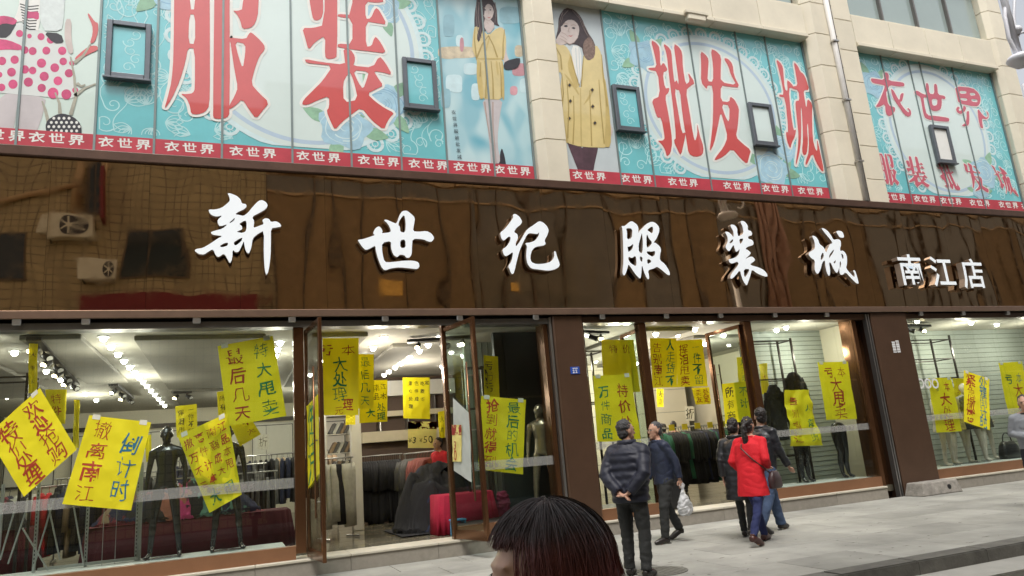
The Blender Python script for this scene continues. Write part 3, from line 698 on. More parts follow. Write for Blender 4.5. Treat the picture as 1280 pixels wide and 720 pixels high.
def big_char(t, name, pieces, y=None, m=M_RED, off=.045, mapf=None, label=None):
    y = y or Y0-.0128
    shapes = [[[((q.x, q.z)) for q in (mapf(a, b) for a, b in lp)] for lp in pc] for pc in pieces]
    bm = NB(); c_ = 0
    for L in shapes:
        for lp in L:
            lp = smooth_poly(lp, 1); n = len(lp)
            for i in range(n):
                a, b = lp[i], lp[(i+1) % n]; d = math.hypot(b[0]-a[0], b[1]-a[1]) or 1; h = off; nx, nz = -(b[1]-a[1])/d*h, (b[0]-a[0])/d*h; yy = y+.003+(c_ % 97)*.00003; c_ += 1
                bm.faces.new([bm.verts.new(q) for q in ((a[0]+nx, yy, a[1]+nz), (b[0]+nx, yy, b[1]+nz), (b[0]-nx, yy, b[1]-nz), (a[0]-nx, yy, a[1]-nz))])
                yy = y+.003+(c_ % 97)*.00003; c_ += 1; bm.faces.new([bm.verts.new((a[0]+h*math.cos(k*.785), yy, a[1]+h*math.sin(k*.785))) for k in range(8)])
    o = obj(name+'_outline', bm, M_WHITEP, t); o['kind'] = 'stuff'
    o = flat_print(name, shapes, m, y, t); 
    return o
CH_FU = [[[(78,-230),(262,-230),(265,400),(262,560),(240,595),(200,608),(165,605),(158,560),(140,520),(108,498),(140,500),(175,495),(185,470),(185,260),(148,255),(135,330),(105,430),(60,530),(22,582),(40,520),(62,430),(72,300)], [(158,-190),(186,-190),(186,52),(158,52)], [(155,78),(186,80),(186,236),(150,232)]],
  [[(290,-230),(368,-230),(370,600),(355,625),(320,632),(285,628),(280,610)]],
  [[(366,-228),(523,-228),(522,60),(505,125),(480,150),(435,157),(425,110),(405,75),(385,58),(410,60),(440,50),(445,-190),(366,-190)]],
  [[(366,200),(455,210),(470,180),(482,172),(520,205),(552,240),(555,265),(525,300),(500,370),(482,445),(520,490),(578,545),(545,585),(508,632),(470,580),(435,525),(400,560),(366,582),(366,560),(395,510),(412,465),(395,380),(380,280),(372,222),(366,220)], [(396,222),(452,235),(450,290),(438,368),(415,300)]]]
CH_ZH = [[[(65,-60),(100,-80),(140,-60),(145,60),(135,100),(110,112),(90,105),(80,60),(72,10)]],
  [[(152,-200),(185,-215),(218,-190),(218,300),(200,312),(165,315),(152,300),(155,190),(100,225),(65,268),(50,210),(32,150),(90,150),(150,135)]],
  [[(298,-210),(330,-220),(365,-200),(365,-10),(400,-12),(420,-60),(470,10),(430,18),(366,10),(368,102),(395,100),(420,42),(440,55),(482,133),(430,125),(368,115),(370,250),(400,245),(410,210),(422,195),(450,230),(478,285),(400,275),(220,255),(220,232),(298,238),(298,100),(220,92),(220,75),(298,82)]],
  [[(45,313),(130,330),(260,345),(255,300),(250,260),(290,265),(312,300),(310,330),(300,350),(405,360),(440,298),(470,330),(510,400),(460,385),(410,378),(430,410),(462,455),(430,470),(375,498),(420,540),(470,575),(520,600),(500,620),(480,650),(465,690),(400,640),(345,570),(290,610),(240,650),(205,690),(185,650),(160,590),(175,570),(175,510),(120,530),(60,558),(30,555),(40,530),(90,480),(140,430),(195,350),(100,340),(55,335)], [(285,382),(305,430),(328,530),(252,545),(248,440),(270,400)], [(300,372),(385,382),(375,420),(355,475),(330,440)]]]
CH_PI = [[[(55,22),(85,38),(103,65),(105,165),(122,140),(140,170),(143,185),(118,195),(130,280),(155,275),(150,300),(130,320),(150,420),(165,520),(168,570),(160,620),(140,642),(130,600),(110,570),(90,555),(120,555),(130,540),(110,430),(90,435),(75,390),(60,340),(105,320),(92,190),(45,180),(42,170),(88,168),(75,100)]],
  [[(120,40),(150,60),(165,85),(170,160),(180,250),(192,232),(205,270),(180,285),(200,400),(220,518),(240,510),(235,545),(215,635),(200,610),(175,555),(190,540),(170,350),(150,200),(140,100)]],
  [[(175,40),(205,60),(222,90),(225,170),(240,260),(262,240),(250,190),(290,250),(265,265),(240,290),(260,400),(280,530),(290,560),(302,520),(300,460),(312,520),(335,590),(330,630),(290,642),(255,625),(245,560),(220,400),(210,290),(186,285),(186,265),(205,262),(190,150)]]]
CH_FA = [[[(318,80),(345,100),(362,125),(358,180),(355,240),(385,245),(385,160),(372,70),(400,80),(428,110),(425,180),(425,245),(510,262),(480,210),(465,160),(440,118),(465,122),(488,150),(495,210),(528,275),(470,270),(425,262),(425,345),(470,352),(475,320),(500,340),(522,385),(520,420),(515,480),(505,535),(540,570),(585,605),(575,640),(565,680),(530,650),(485,595),(440,640),(390,662),(400,640),(440,590),(462,535),(445,470),(425,400),(410,480),(390,570),(365,618),(375,540),(385,440),(385,265),(355,262),(352,285),(320,245),(322,160)], [(428,362),(472,368),(470,460),(450,430)]]]
CH_CH = [[[(70,22),(95,40),(112,70),(115,110),(122,200),(140,215),(135,145),(150,155),(172,180),(170,190),(145,195),(160,350),(175,450),(190,440),(185,480),(165,520),(155,560),(135,510),(128,455),(145,460),(125,250),(90,245),(88,232),(118,235),(100,140),(85,80)]],
  [[(175,35),(200,60),(215,95),(235,110),(250,140),(270,205),(235,207),(240,250),(252,320),(258,255),(288,290),(285,350),(290,500),(305,560),(318,575),(315,490),(335,580),(358,690),(345,695),(310,640),(288,580),(250,662),(245,640),(268,570),(262,400),(255,420),(262,510),(255,590),(235,598),(225,570),(232,500),(225,330),(218,300),(222,450),(215,560),(190,662),(188,640),(200,560),(205,480),(195,380),(185,290),(190,270),(210,270),(205,207),(160,195),(165,185),(200,180),(190,120)]]]
def crop(ox, oz, sc, y=Y0): return lambda a, b: P(ox+a/sc, oz+b/sc, y)
ZP0, ZP1 = 6.05, 9.90
def pz(pts, y=Y0): return [((q.x, q.z)) for q in (P(a, b, y) for a, b in pts)]

# ---- left billboard
b1 = board('window_billboard', 'large turquoise window billboard with two huge red characters on the left', XL+.02, 5.07, ZP0, ZP1,
           [-5.0, -3.9, -2.84, -1.88, -1.1, -.16, .88, 1.81, 2.64, 3.44, 4.30], [(XL, -1.88, M_PALE), (3.44, 5.2, M_BLUR)])
vines(b1, [(-1.86, 3.42, 6.45, 9.88)], [(1.15, 8.35, 2.05, 2.05)], 3)
medallion(b1, 1.15, 8.35, 1.95, 1.98, (-1.85, 3.42, 6.45, 9.88))
for x, z, r, s in ((1.72, 6.86, .42, 1), (2.35, 7.35, .40, 2), (-.95, 9.0, .40, 4), (2.4, 9.2, .35, 5)): rose(b1, x, z, r, s)
big_char(b1, 'printed_character', CH_FU, mapf=crop(200, 0, 4.2333))
big_char(b1, 'printed_character', CH_ZH, mapf=crop(370, 0, 4.2353))
def spots(t, pxs, zz=ZP0):
    strip_text(t, [P(a, b, Y0).x for a, b in pxs], zz)
spots(b1, [(-3, 178), (73, 182), (158, 186), (239, 191), (318, 196), (400, 202), (475, 207), (537, 211), (592, 214), (642, 217)])
# left print: polka dot skirt, legs and spotted bag
cr = crop(0, 0, 3.792)
def ps(name, loops, m, y, t=b1, f=cr, off=0, sm=1): return flat_print(name, [[[(q.x, q.z) for q in (f(a, b) for a, b in lp)] for lp in loops]], m, y, t, off, sm)
ps('printed_legs', [[(-10,430),(220,455),(205,540),(170,640),(90,640),(80,500),(75,560),(60,632),(-10,628)]], M_LEG_P, Y0-.004)
ps('printed_skirt', [[(-60,150),(100,100),(190,140),(300,190),(335,280),(360,400),(365,470),(240,462),(110,450),(-10,440),(-60,440)]], mat('white_skirt_print', (.72, .76, .74), .45, 0, .04, 3), Y0-.005)
rd = random.Random(2); dots = [(93,160,17),(140,172,11),(195,175,17),(240,190,18),(118,238,18),(155,243,19),(220,241,19),(295,242,20),(10,290,20),(70,284,20),(197,300,22),(260,322,21),(300,292,18),(55,343,21),(118,330,20),(155,335,18),(210,363,22),(327,348,20),(-2,355,14),(62,400,22),(8,415,18),(135,390,22),(198,418,20),(275,384,21),(252,442,26),(315,448,24),(357,428,14),(340,300,12),(-30,330,20),(-25,240,18)]
for x, z, r in dots:
    bm = NB(); pts = [cr(x+r*math.cos(a*math.pi/8), z+r*math.sin(a*math.pi/8)) for a in range(16)]; bm.faces.new([bm.verts.new((q.x, Y0-.0062, q.z)) for q in pts]); obj('printed_dot', bm, M_PINK_P, b1)
ps('printed_jacket', [[(95,-60),(190,-60),(190,150),(150,140),(110,100),(60,110),(90,40)]], M_WHITEP, Y0-.0066)
bm = NB()
for k in range(9):
    q0, q1 = cr(95+k*2, 20+k*13), cr(185-k*2, 28+k*14); ribbon(bm, [(q0.x, q0.z), ((q0.x+q1.x)/2, (q0.z+q1.z)/2-.03), (q1.x, q1.z)], .018, .018, Y0-.0070)
obj('printed_stripes', bm, M_BLACK_P, b1)
ps('printed_glove', [[(0,85),(60,80),(85,105),(40,180),(-10,180)]], M_BLACK_P, Y0-.0068)
ps('printed_bow', [[(-20,80),(30,75),(85,95),(70,120),(20,110),(-20,130)]], M_PINK_P, Y0-.0072)
ps('printed_bow', [[(-20,185),(40,190),(110,220),(100,240),(40,235),(-20,240)]], M_PINK_P, Y0-.0072)
ps('printed_bow', [[(120,50),(150,58),(185,55),(185,98),(150,85),(122,92)]], M_PINK_P, Y0-.0074)
ps('printed_paper', [[(190,-50),(310,-50),(302,100),(290,150),(192,145)]], mat('white_paper_print', (.68, .75, .74), .45, 0, .1, 9), Y0-.0076)
ps('printed_purse', [[(205,152),(290,160),(305,205),(255,208)]], M_BLACK_P, Y0-.0078)
ps('printed_forearm', [[(310,90),(340,92),(338,180),(350,250),(330,260),(305,190)]], M_SKIN_P, Y0-.0080)
for k, pl in enumerate([[(350,280),(400,235),(440,215),(466,222),(466,238),(410,262),(370,290)], [(425,210),(440,160),(438,120),(415,70),(420,62),(450,105),(466,110),(466,150),(450,200)]]):
    ps('printed_flower', [pl], M_RED, Y0-.0082)
bm = NB()
for L in ([(285,540),(282,490),(262,440)], [(335,545),(360,460),(352,360),(335,270)], [(355,455),(400,420),(455,398)], [(232,590),(215,520),(200,480)], [(352,300),(395,265),(430,210)], [(365,395),(385,410),(405,402)]):
    pts = [cr(a, b) for a, b in L]; pts = [(p_.x, p_.z) for p_ in pts]; ribbon(bm, pts, .05, .02, Y0-.0086)
obj('printed_branch', bm, mat('branch_print', (.38, .37, .30), .5, 0, .2, 8), b1)
ps('printed_bag', [[(215,600),(225,570),(265,545),(300,538),(350,555),(385,590),(388,640),(380,655),(225,645)]], M_BLACK_P, Y0-.0090)
bm = NB()
for i in range(7):
    for j in range(5):
        x, z = 232+i*24+(j % 2)*12, 562+j*20
        if (x-302)**2/82**2+(z-605)**2/58**2 < .9 and z < 642:
            pts = [cr(x+7*math.cos(a*math.pi/5), z+7*math.sin(a*math.pi/5)) for a in range(10)]; bm.faces.new([bm.verts.new((q.x, Y0-.0105, q.z)) for q in pts])
obj('printed_spots', bm, M_WHITEP, b1)['kind'] = 'stuff'
# right print of the left board: woman in a yellow dress
c2 = crop(545, 0, 3.133)
def q2(name, lp, m, k): return ps(name, [lp], m, Y0-.004-k*.0006, b1, c2)
rd = random.Random(9)
for k, (x, z, w_, h_, m) in enumerate([(10,185,150,40,'warm'),(20,200,60,28,'warm'),(40,295,60,60,'w'),(300,250,50,45,'red'),(292,340,25,30,'red'),(80,140,25,40,'w'),(110,250,50,40,'w'),(330,310,30,50,'w'),(310,180,30,40,'warm'),(60,330,40,30,'w'),(140,330,30,60,'w'),(95,150,12,50,'red'),(30,60,40,80,'b'),(250,30,80,60,'b'),(20,350,35,70,'b')]):
    mm = {'warm': mat('warm_glow_print', (.60, .52, .38), .5, 0, .3, 5), 'w': mat('pale_blue_print', (.58, .76, .80), .5, 0, .12, 3), 'red': mat('rose_red_print', (.58, .30, .34), .5, 0, .2, 3), 'b': mat('mid_blue_print', (.30, .52, .60), .5, 0, .15, 3)}[m]
    ps('printed_backdrop_patch', [[(x, z), (x+w_*.5, z-4), (x+w_, z), (x+w_+3, z+h_*.5), (x+w_, z+h_), (x+w_*.5, z+h_+4), (x, z+h_), (x-3, z+h_*.5)]], mm, Y0-.0012-k*.00012, b1, c2, 0, 2)
q2('printed_legs', [(178,380),(262,388),(250,450),(240,540),(245,600),(265,650),(215,650),(212,600),(200,480)], M_LEG_P, 0)
q2('printed_shoe', [(250,600),(258,578),(268,610),(276,655),(240,655),(232,640),(250,640)], M_BLACK_P, 1); q2('printed_shoe', [(212,640),(240,645),(240,662),(210,655)], M_BLACK_P, 1)
q2('printed_hair', [(165,-20),(215,-10),(238,30),(240,90),(250,105),(225,95),(190,120),(185,165),(160,170),(150,130),(150,60),(158,10)], M_HAIR_P, 2)
q2('printed_arm', [(240,105),(268,110),(275,170),(275,210),(300,270),(285,275),(262,240),(258,170)], M_SKIN_P, 3)
q2('printed_dress', [(152,100),(185,120),(205,140),(240,108),(265,112),(275,150),(270,215),(262,240),(255,215),(262,270),(266,330),(266,392),(170,388),(158,300),(160,235),(150,215),(140,190),(145,130)], M_YEL_P, 4)
q2('printed_neck', [(185,100),(195,60),(235,100),(205,138)], M_SKIN_P, 5); q2('printed_face', [(182,20),(205,5),(225,25),(226,55),(212,82),(195,78),(183,50)], M_SKIN_P, 6)
q2('printed_dress_fold', [(155,228),(262,228),(262,234),(155,234)], M_YELD_P, 7); q2('printed_dress_fold', [(160,236),(172,236),(180,300),(186,388),(170,388),(158,300)], M_YELD_P, 7); q2('printed_dress_fold', [(208,142),(214,142),(192,215),(186,215)], M_YELD_P, 7); q2('printed_dress_fold', [(255,240),(262,240),(267,330),(267,391),(260,391)], M_YELD_P, 7)
q2('printed_hair', [(183,22),(192,2),(215,-4),(232,20),(236,60),(228,60),(222,28),(205,14),(192,24),(188,60),(184,110),(168,170),(158,150),(172,90)], M_HAIR_P, 7.5); q2('printed_dress_fold', [(232,240),(240,240),(246,290),(240,300)], M_YELD_P, 7)
q2('printed_mouth', [(198,66),(208,70),(216,64),(208,74)], mat('lip_print', (.5, .12, .12), .5, 0, .1), 8)
for a in (192, 212): q2('printed_eye', [(a-5,40),(a,37),(a+5,40),(a,43)], M_BLACK_P, 8)
q2('printed_clutch', [(270,240),(328,225),(330,245),(318,268),(275,276),(262,262)], M_BLACK_P, 9)
bm = NB()
for k, ch in enumerate('衣世界服装批发城'):
    q = c2(60+k*3.2, 448+k*25); put_glyph(bm, ch, lambda u, v: Vector((q.x+u*.085, Y0-.012, q.z+v*.085)), 0)
obj('printed_caption', bm, M_BLACK_P, b1)['kind'] = 'stuff'

def strokes(name, lines, m, k, t, f, w0=.018, w1=.006):
    bm = NB()
    for i, L in enumerate(lines):
        pts = [f(a, b) for a, b in L]; q = []
        for j in range(len(pts)-1):
            for s_ in (0, .5): q.append((pts[j].x+(pts[j+1].x-pts[j].x)*s_, pts[j].z+(pts[j+1].z-pts[j].z)*s_))
        q.append((pts[-1].x, pts[-1].z)); ribbon(bm, q, w0, w1, Y0-.004-k*.0006-i*.00004)
    o = obj(name, bm, m, t); o['kind'] = 'stuff'
M_HHI = mat('hair_highlight_print', (.20, .15, .14), .45, 0, .3, 14); M_FOLDD = mat('dark_fold_print', (.42, .31, .10), .45, 0, .1, 5); M_SKD = mat('skin_shade_print', (.44, .33, .29), .45, 0, .1, 5)
strokes('printed_hair_strands', [[(160,0),(156,60),(162,120),(172,160)], [(230,10),(238,60),(240,95)], [(168,10),(164,60),(170,110),(178,150)], [(225,20),(233,60),(230,90)]], M_HHI, 10, b1, c2)
strokes('printed_fold_lines', [[(152,108),(150,160),(158,228)], [(268,115),(262,170),(262,228)], [(205,140),(180,175),(160,225)], [(205,140),(225,180),(240,225)], [(190,240),(196,300),(194,385)], [(215,240),(222,310),(224,388)], [(175,245),(172,300)], [(248,245),(254,300),(256,380)]], M_FOLDD, 10.3, b1, c2, .012, .03)
strokes('printed_face_lines', [[(186,33),(191,31),(197,33)], [(208,33),(214,30),(220,32)], [(205,42),(207,54),(203,57)], [(185,60),(195,78),(208,82),(222,66)], [(198,88),(206,96)]], M_SKD, 10.5, b1, c2, .010, .006)
strokes('printed_leg_lines', [[(222,400),(222,480),(228,560),(235,640)], [(190,400),(200,480),(215,560)]], M_SKD, 10.6, b1, c2, .025, .01)
# ---- middle billboard
b2 = board('window_billboard', 'middle turquoise window billboard with tall red characters and a woman in yellow coat', 5.67, 11.95, ZP0, ZP1, [6.84, 7.58, 8.89, 10.12, 10.92], [(5.6, 6.84, M_GREY_P)])
vines(b2, [(6.86, 11.93, 6.45, 9.88)], [(9.22, 8.02, 1.8, 1.72)], 12)
medallion(b2, 9.22, 8.02, 1.75, 1.62, (6.87, 11.93, 6.45, 9.88))
for x, z, r, s in ((10.5, 6.75, .42, 1), (7.75, 9.0, .38, 2), (10.95, 7.25, .33, 3)): rose(b2, x, z, r, s)
big_char(b2, 'printed_character', CH_PI, mapf=crop(800, 45, 4.232)); big_char(b2, 'printed_character', CH_FA, mapf=crop(800, 45, 4.232)); big_char(b2, 'printed_character', CH_CH, mapf=crop(955, 70, 4.8))
spots(b2, [(738, 224), (797, 228), (855, 232), (923, 239), (971, 243), (1015, 246)])
c3 = crop(680, 0, 3.0)
def q3(name, lp, m, k): return ps(name, [lp], m, Y0-.004-k*.0006, b2, c3)
q3('printed_leg', [(85,530),(90,530),(142,545),(150,600),(152,660),(135,660),(128,640),(108,590)], M_TIGHT_P, 0)
q3('printed_leg', [(140,545),(200,548),(202,560),(190,610),(182,662),(150,662),(146,600)], M_TIGHT_P, .5)
q3('printed_hair', [(80,28),(115,38),(140,65),(160,115),(190,160),(195,200),(170,228),(150,215),(140,170),(60,160),(42,150),(52,110),(55,60)], M_HAIR_P, 1)
q3('printed_shirt', [(100,170),(140,175),(140,330),(110,260)], M_WHITEP, 2)
q3('printed_coat', [(40,160),(80,170),(100,200),(115,260),(130,325),(138,330),(142,250),(150,200),(195,165),(215,200),(225,290),(245,400),(245,470),(250,555),(140,552),(80,535),(55,440),(60,330),(68,270),(38,275),(35,200)], M_YEL_P, 3)
q3('printed_face', [(62,90),(78,68),(100,62),(122,78),(133,108),(128,138),(112,160),(95,170),(78,155),(64,125)], M_SKIN_P, 4)
q3('printed_hair_fringe', [(58,100),(60,70),(85,48),(120,55),(140,90),(150,140),(136,125),(128,92),(108,74),(84,76),(66,100)], M_HAIR_P, 4.5)
q3('printed_hand', [(40,158),(55,130),(70,108),(88,118),(100,145),(85,165),(60,172)], M_SKIN_P, 5)
q3('printed_fur_collar', [(145,160),(170,135),(192,170),(190,215),(165,230),(148,210)], mat('fur_print', (.25, .17, .14), .6, 0, .4, 20), 6)
q3('printed_coat_line', [(134,330),(138,330),(142,552),(137,552)], M_YELD_P, 7); q3('printed_coat_line', [(70,270),(100,300),(132,352),(130,358),(95,308)], M_YELD_P, 7); q3('printed_coat_line', [(215,250),(218,250),(240,440),(236,440)], M_YELD_P, 7); q3('printed_coat_line', [(185,330),(172,370),(148,395),(150,388)], M_YELD_P, 7)
q3('printed_coat_fold', [(225,290),(232,310),(250,470),(250,552),(225,553),(232,440)], M_YELD_P, 6.5); q3('printed_coat_fold', [(100,200),(112,250),(128,325),(118,335),(85,250)], M_YELD_P, 6.5); q3('printed_coat_fold', [(60,330),(66,330),(72,440),(92,538),(80,535),(55,440)], M_YELD_P, 6.5)
q3('printed_eye', [(72,98),(84,94),(90,100),(80,103)], M_BLACK_P, 8); q3('printed_eye', [(102,105),(112,102),(118,108),(110,110)], M_BLACK_P, 8)
q3('printed_mouth', [(88,132),(100,136),(110,130),(100,140)], MATS['lip_print'], 8)
for a, b in ((95,320),(98,380),(94,445),(180,338),(182,400),(190,462)): q3('printed_button', [(a-5,b-6),(a+5,b-6),(a+5,b+6),(a-5,b+6)], M_BLACK_P, 9)
q3('printed_hand', [(238,465),(250,462),(258,490),(252,515),(242,500)], M_SKIN_P, 5)
bm = NB()
for k, ch in enumerate('衣世界服装批发城'):
    q = c3(54+k*2.8, 465+k*23); put_glyph(bm, ch, lambda u, v: Vector((q.x+u*.085, Y0-.012, q.z+v*.085)), 0)
obj('printed_caption', bm, M_BLACK_P, b2)['kind'] = 'stuff'

strokes('printed_hair_strands', [[(70,45),(58,80),(52,120)], [(120,45),(142,80),(155,120),(182,160)], [(105,40),(132,70),(148,110),(170,150)], [(90,40),(70,62),(62,90)], [(130,60),(150,95),(168,130),(190,180)]], M_HHI, 10, b2, c3)
strokes('printed_fold_lines', [[(96,205),(112,262),(132,322)], [(148,210),(143,270),(139,325)], [(215,205),(222,290),(236,400)], [(66,275),(72,350),(64,440)], [(85,300),(92,400),(88,520)], [(205,300),(212,400),(225,540)], [(170,340),(175,450),(178,548)], [(110,360),(112,450),(108,540)], [(45,180),(62,210),(66,262)]], M_FOLDD, 10.3, b2, c3, .014, .028)
strokes('printed_face_lines', [[(70,92),(80,88),(90,92)], [(100,96),(110,93),(120,97)], [(94,104),(90,118),(96,122)], [(78,155),(95,168),(112,160),(127,140)], [(60,135),(72,140),(85,150)], [(58,145),(72,152),(82,160)], [(64,122),(78,128),(90,140)]], M_SKD, 10.5, b2, c3, .012, .008)
strokes('printed_shirt_lines', [[(118,180),(122,250),(130,315)], [(130,178),(132,240),(135,300)]], M_GREY_P, 10.6, b2, c3, .014, .01)
strokes('printed_button_ring', [[(a-7,b),(a,b-8),(a+7,b),(a,b+8),(a-7,b)] for a, b in ((95,320),(98,380),(94,445),(180,338),(182,400),(190,462))], M_FOLDD, 10.8, b2, c3, .012, .012)
# ---- right billboard
b3 = board('window_billboard', 'right turquoise window billboard with two rows of smaller red characters', 13.46, 18.12, ZP0, ZP1, [14.35, 15.25, 15.62, 16.75], [])
vines(b3, [(13.48, 18.1, 6.45, 9.88)], [(15.75, 8.1, 1.75, 1.8)], 22)
medallion(b3, 15.75, 8.1, 1.7, 1.72, (13.48, 18.1, 6.45, 9.88))
for x, z, r, s in ((17.0, 7.1, .42, 1), (13.95, 9.1, .38, 2), (16.7, 6.6, .25, 3)): rose(b3, x, z, r, s)
M_ROSY = mat('rose_red_char_print', (.58, .12, .17), .4, 0, .06, 2, coat=.25)
# upper row traced as strokes
c4 = crop(1080, 80, 8.0)
YI = [[[(65,145),(100,148),(200,165),(190,90),(215,85),(235,95),(245,120),(240,170),(380,185),(400,200),(398,225),(340,228),(250,212),(232,260),(215,290),(240,420),(300,430),(310,460),(280,510),(245,525),(215,500),(205,400),(150,430),(110,430),(140,390),(180,300),(205,225),(190,212),(90,195),(68,175)]],
      [[(262,245),(290,265),(320,320),(350,370),(360,300),(395,290),(385,340),(375,375),(352,382),(400,450),(440,490),(450,470),(425,450),(440,440),(465,470),(468,510),(440,532),(400,510),(330,410),(280,330)]]]
SHI = [[[(500,275),(530,268),(580,300),(620,312),(612,200),(630,190),(645,220),(648,300),(700,305),(695,205),(715,200),(728,220),(735,310),(800,320),(812,340),(800,355),(770,345),(775,400),(760,460),(710,475),(660,460),(645,380),(630,340),(590,330),(600,420),(625,515),(700,520),(840,540),(850,560),(840,580),(720,572),(610,550),(590,500),(575,420),(560,330),(520,310),(500,295)], [(672,350),(730,350),(728,410),(700,422),(678,410)]]]
JIE = [[[(905,225),(1080,240),(1140,290),(1165,350),(1150,410),(1110,430),(940,395),(925,320)], [(950,270),(1018,272),(1020,300),(955,300)], [(1050,290),(1100,290),(1112,315),(1060,320)], [(958,340),(1025,345),(1030,372),(965,365)], [(1065,350),(1130,355),(1130,385),(1075,380)]],
       [[(990,412),(1020,440),(1000,480),(960,505),(925,485),(915,450),(935,425),(955,440),(940,460),(955,475),(985,450)]], [[(1020,480),(1045,468),(1050,540),(1045,610),(1010,625),(970,620),(1010,590),(1022,540)]], [[(1130,440),(1180,510),(1215,540),(1235,530),(1228,490),(1215,470),(1240,490),(1242,535),(1220,555),(1175,545),(1178,600),(1190,645),(1160,640),(1140,560)]]]
for g_ in (YI, SHI, JIE): big_char(b3, 'printed_character', g_, m=M_ROSY, off=.03, mapf=c4)
# lower row: the same five letters, small
def fit(pc, px0, px1, pz0, pz1):
    xs = [a for g_ in pc for lp in g_ for a, b in lp]; zs = [b for g_ in pc for lp in g_ for a, b in lp]
    A = P(px0, (pz0+pz1)/2, Y0).x; Bx = P(px1, (pz0+pz1)/2, Y0).x; zt = P((px0+px1)/2, pz0, Y0).z; zb = P((px0+px1)/2, pz1, Y0).z
    return lambda a, b: Vector((A+(Bx-A)*(a-min(xs))/(max(xs)-min(xs)), 0, zt+(zb-zt)*(b-min(zs))/(max(zs)-min(zs))))
for pc, q in zip((CH_FU, CH_ZH, CH_PI, CH_FA, CH_CH), ((1098,1120,193,231),(1133,1158,196,234),(1173,1196,203,237),(1208,1232,205,240),(1243,1268,208,244))):
    big_char(b3, 'printed_character', pc, m=M_ROSY, off=.02, mapf=fit(pc, *q))
spots(b3, [(1119, 250), (1157, 253), (1190, 256), (1226, 259), (1262, 262), (1290, 265)])

# ---- hinged vent windows set in the billboards
def vent(px0, px1, pz0, pz1, label):
    a = P(px0, pz0, Y0-.1); c = P(px1, pz1, Y0-.1); x0, x1, z0, z1 = a.x, a.x+.60, c.z, c.z+.95
    t = thing('vent_window', label, 'window', ((x0+x1)/2, Y0, z0)); y0, y1 = Y0-.10, Y0-.02; w_ = .078
    obj('frame_side', bevel(bx(x0, x0+w_, y0, y1, z0, z1), .008), M_VENT, t); obj('frame_side', bevel(bx(x1-w_, x1, y0, y1, z0, z1), .008), M_VENT, t)
    obj('frame_top', bevel(bx(x0+w_+.001, x1-w_-.001, y0, y1, z1-w_, z1), .008), M_VENT, t); obj('frame_bottom', bevel(bx(x0+w_+.001, x1-w_-.001, y0, y1, z0, z0+w_), .008), M_VENT, t)
    obj('drip_ledge', bevel(bx(x0-.02, x1+.02, y0-.03, y1, z0-.035, z0-.003), .006), M_VENT, t)
    return t, (x0+w_, x1-w_, y1-.03, z0+w_, z1-w_)
vents = [vent(134, 189, 23, 100, 'grey framed vent window in the turquoise part left of the first red character'), vent(503, 549, 72, 137, 'grey framed vent window right of the second huge red character'),
 vent(766, 806, 107, 164, 'grey framed vent window between the yellow coat print and the tall red characters'), vent(936, 974, 128, 182, 'grey framed vent window just left of the last red character'), vent(1164, 1197, 158, 204, 'grey framed vent window in the middle of the right billboard')]
for (t, (a, b, y, c, d)), m in zip(vents, (M_TURQ, M_TURQ, M_TURQ, M_OVAL, M_WHITEP)):
    obj('pane', bx(a, b, y-.008, y, c, d), m, t)
    if m is M_TURQ:
        bm = NB(); rd = random.Random(a)
        for k in range(5):
            x, z, r = rd.uniform(a+.12, b-.12), c+.12+k*.14, .09; ribbon(bm, [(x+r*(1-q/22)*math.cos(q*.4+k), z+r*(1-q/22)*math.sin(q*.4+k)) for q in range(18)], .016, .008, y-.0088-k*.0001)
        obj('printed_vines', bm, M_VINE, t)
# ------------------------------------------------------------------ shop interior
FZ = .215; CZ = 3.55
struct('shop_floor', bx(XL, XR, .24, 14.19, .1, FZ), M_FLOOR)
bm = NB()
for k in range(1, 34): box(bm, XL+k*.8-.002, XL+k*.8+.002, .56, 14.1, FZ-.001, FZ+.0006)
for k in range(1, 17): box(bm, XL, XR, .3+k*.8-.002, .3+k*.8+.002, FZ-.001, FZ+.0011)
o = struct('floor_joints', bm, M_STONE_JOINT)
struct('ceiling', bx(XL, XR, .31, 14.19, CZ, CZ+.1), M_CEIL)
ceil_panels = [( -1.35, .5, 1.0, 7.5), (-2.75, -2.0, .8, 6.0), (-5.6, -3.6, .8, 8), (1.2, 2.1, 1, 8), (2.75, 3.3, 2.2, 9), (-1.35, .5, 8.2, 12.5), (7.3, 8.5, 1, 7), (9.2, 11.5, 2, 7)]
for i, (a, b, c, d) in enumerate(ceil_panels):
    o = tag(obj('ceiling_panel', bevel(bx(a, b, c, d, CZ-.07, CZ-.001), .01), M_CEIL2), 'darker lowered ceiling panel number in the shop behind the glass', 'ceiling panel', 'lowered ceiling panels')
    o['label'] = 'dark lowered panel under the shop ceiling'
struct('back_interior_wall', bx(XL, 6.2, 13.2, 13.4, FZ, CZ), M_WALLW)
struct('side_interior_wall', bx(XL, XL+.1, .3, 13.2, FZ, CZ), mat('grey_dark_wall', (.10, .11, .10), .7, 0, .1))
M_SLAT = mat('grey_green_slatwall', (.42, .47, .44), .55, 0, .06, 2)
M_DARKW = mat('dark_panel', (.018, .026, .025), .35, 0, .15, 2)
def partition(name, label, x0, x1, y0, y1, m, slats=0, vert=False, z1=CZ-.002):
    t = thing(name, label, 'partition', ((x0+x1)/2, (y0+y1)/2, FZ))
    obj('panel', bx(x0, x1, y0, y1, FZ, z1), m, t)
    if slats:
        bm = NB(); k = 0; v = (x0 if vert else FZ+.1)+slats
        while v < ((x1 if vert else z1)-.01):
            if vert: box(bm, v-.004, v+.004, y0-.006, y0+.001, FZ, z1)
            else: box(bm, x0, x1, y0-.007, y0+.001, v-.004, v+.004)
            v += slats
        o = obj('slat_grooves', bm, mat('groove', (.08, .09, .085), .8), t); o['kind'] = 'stuff'
    return t
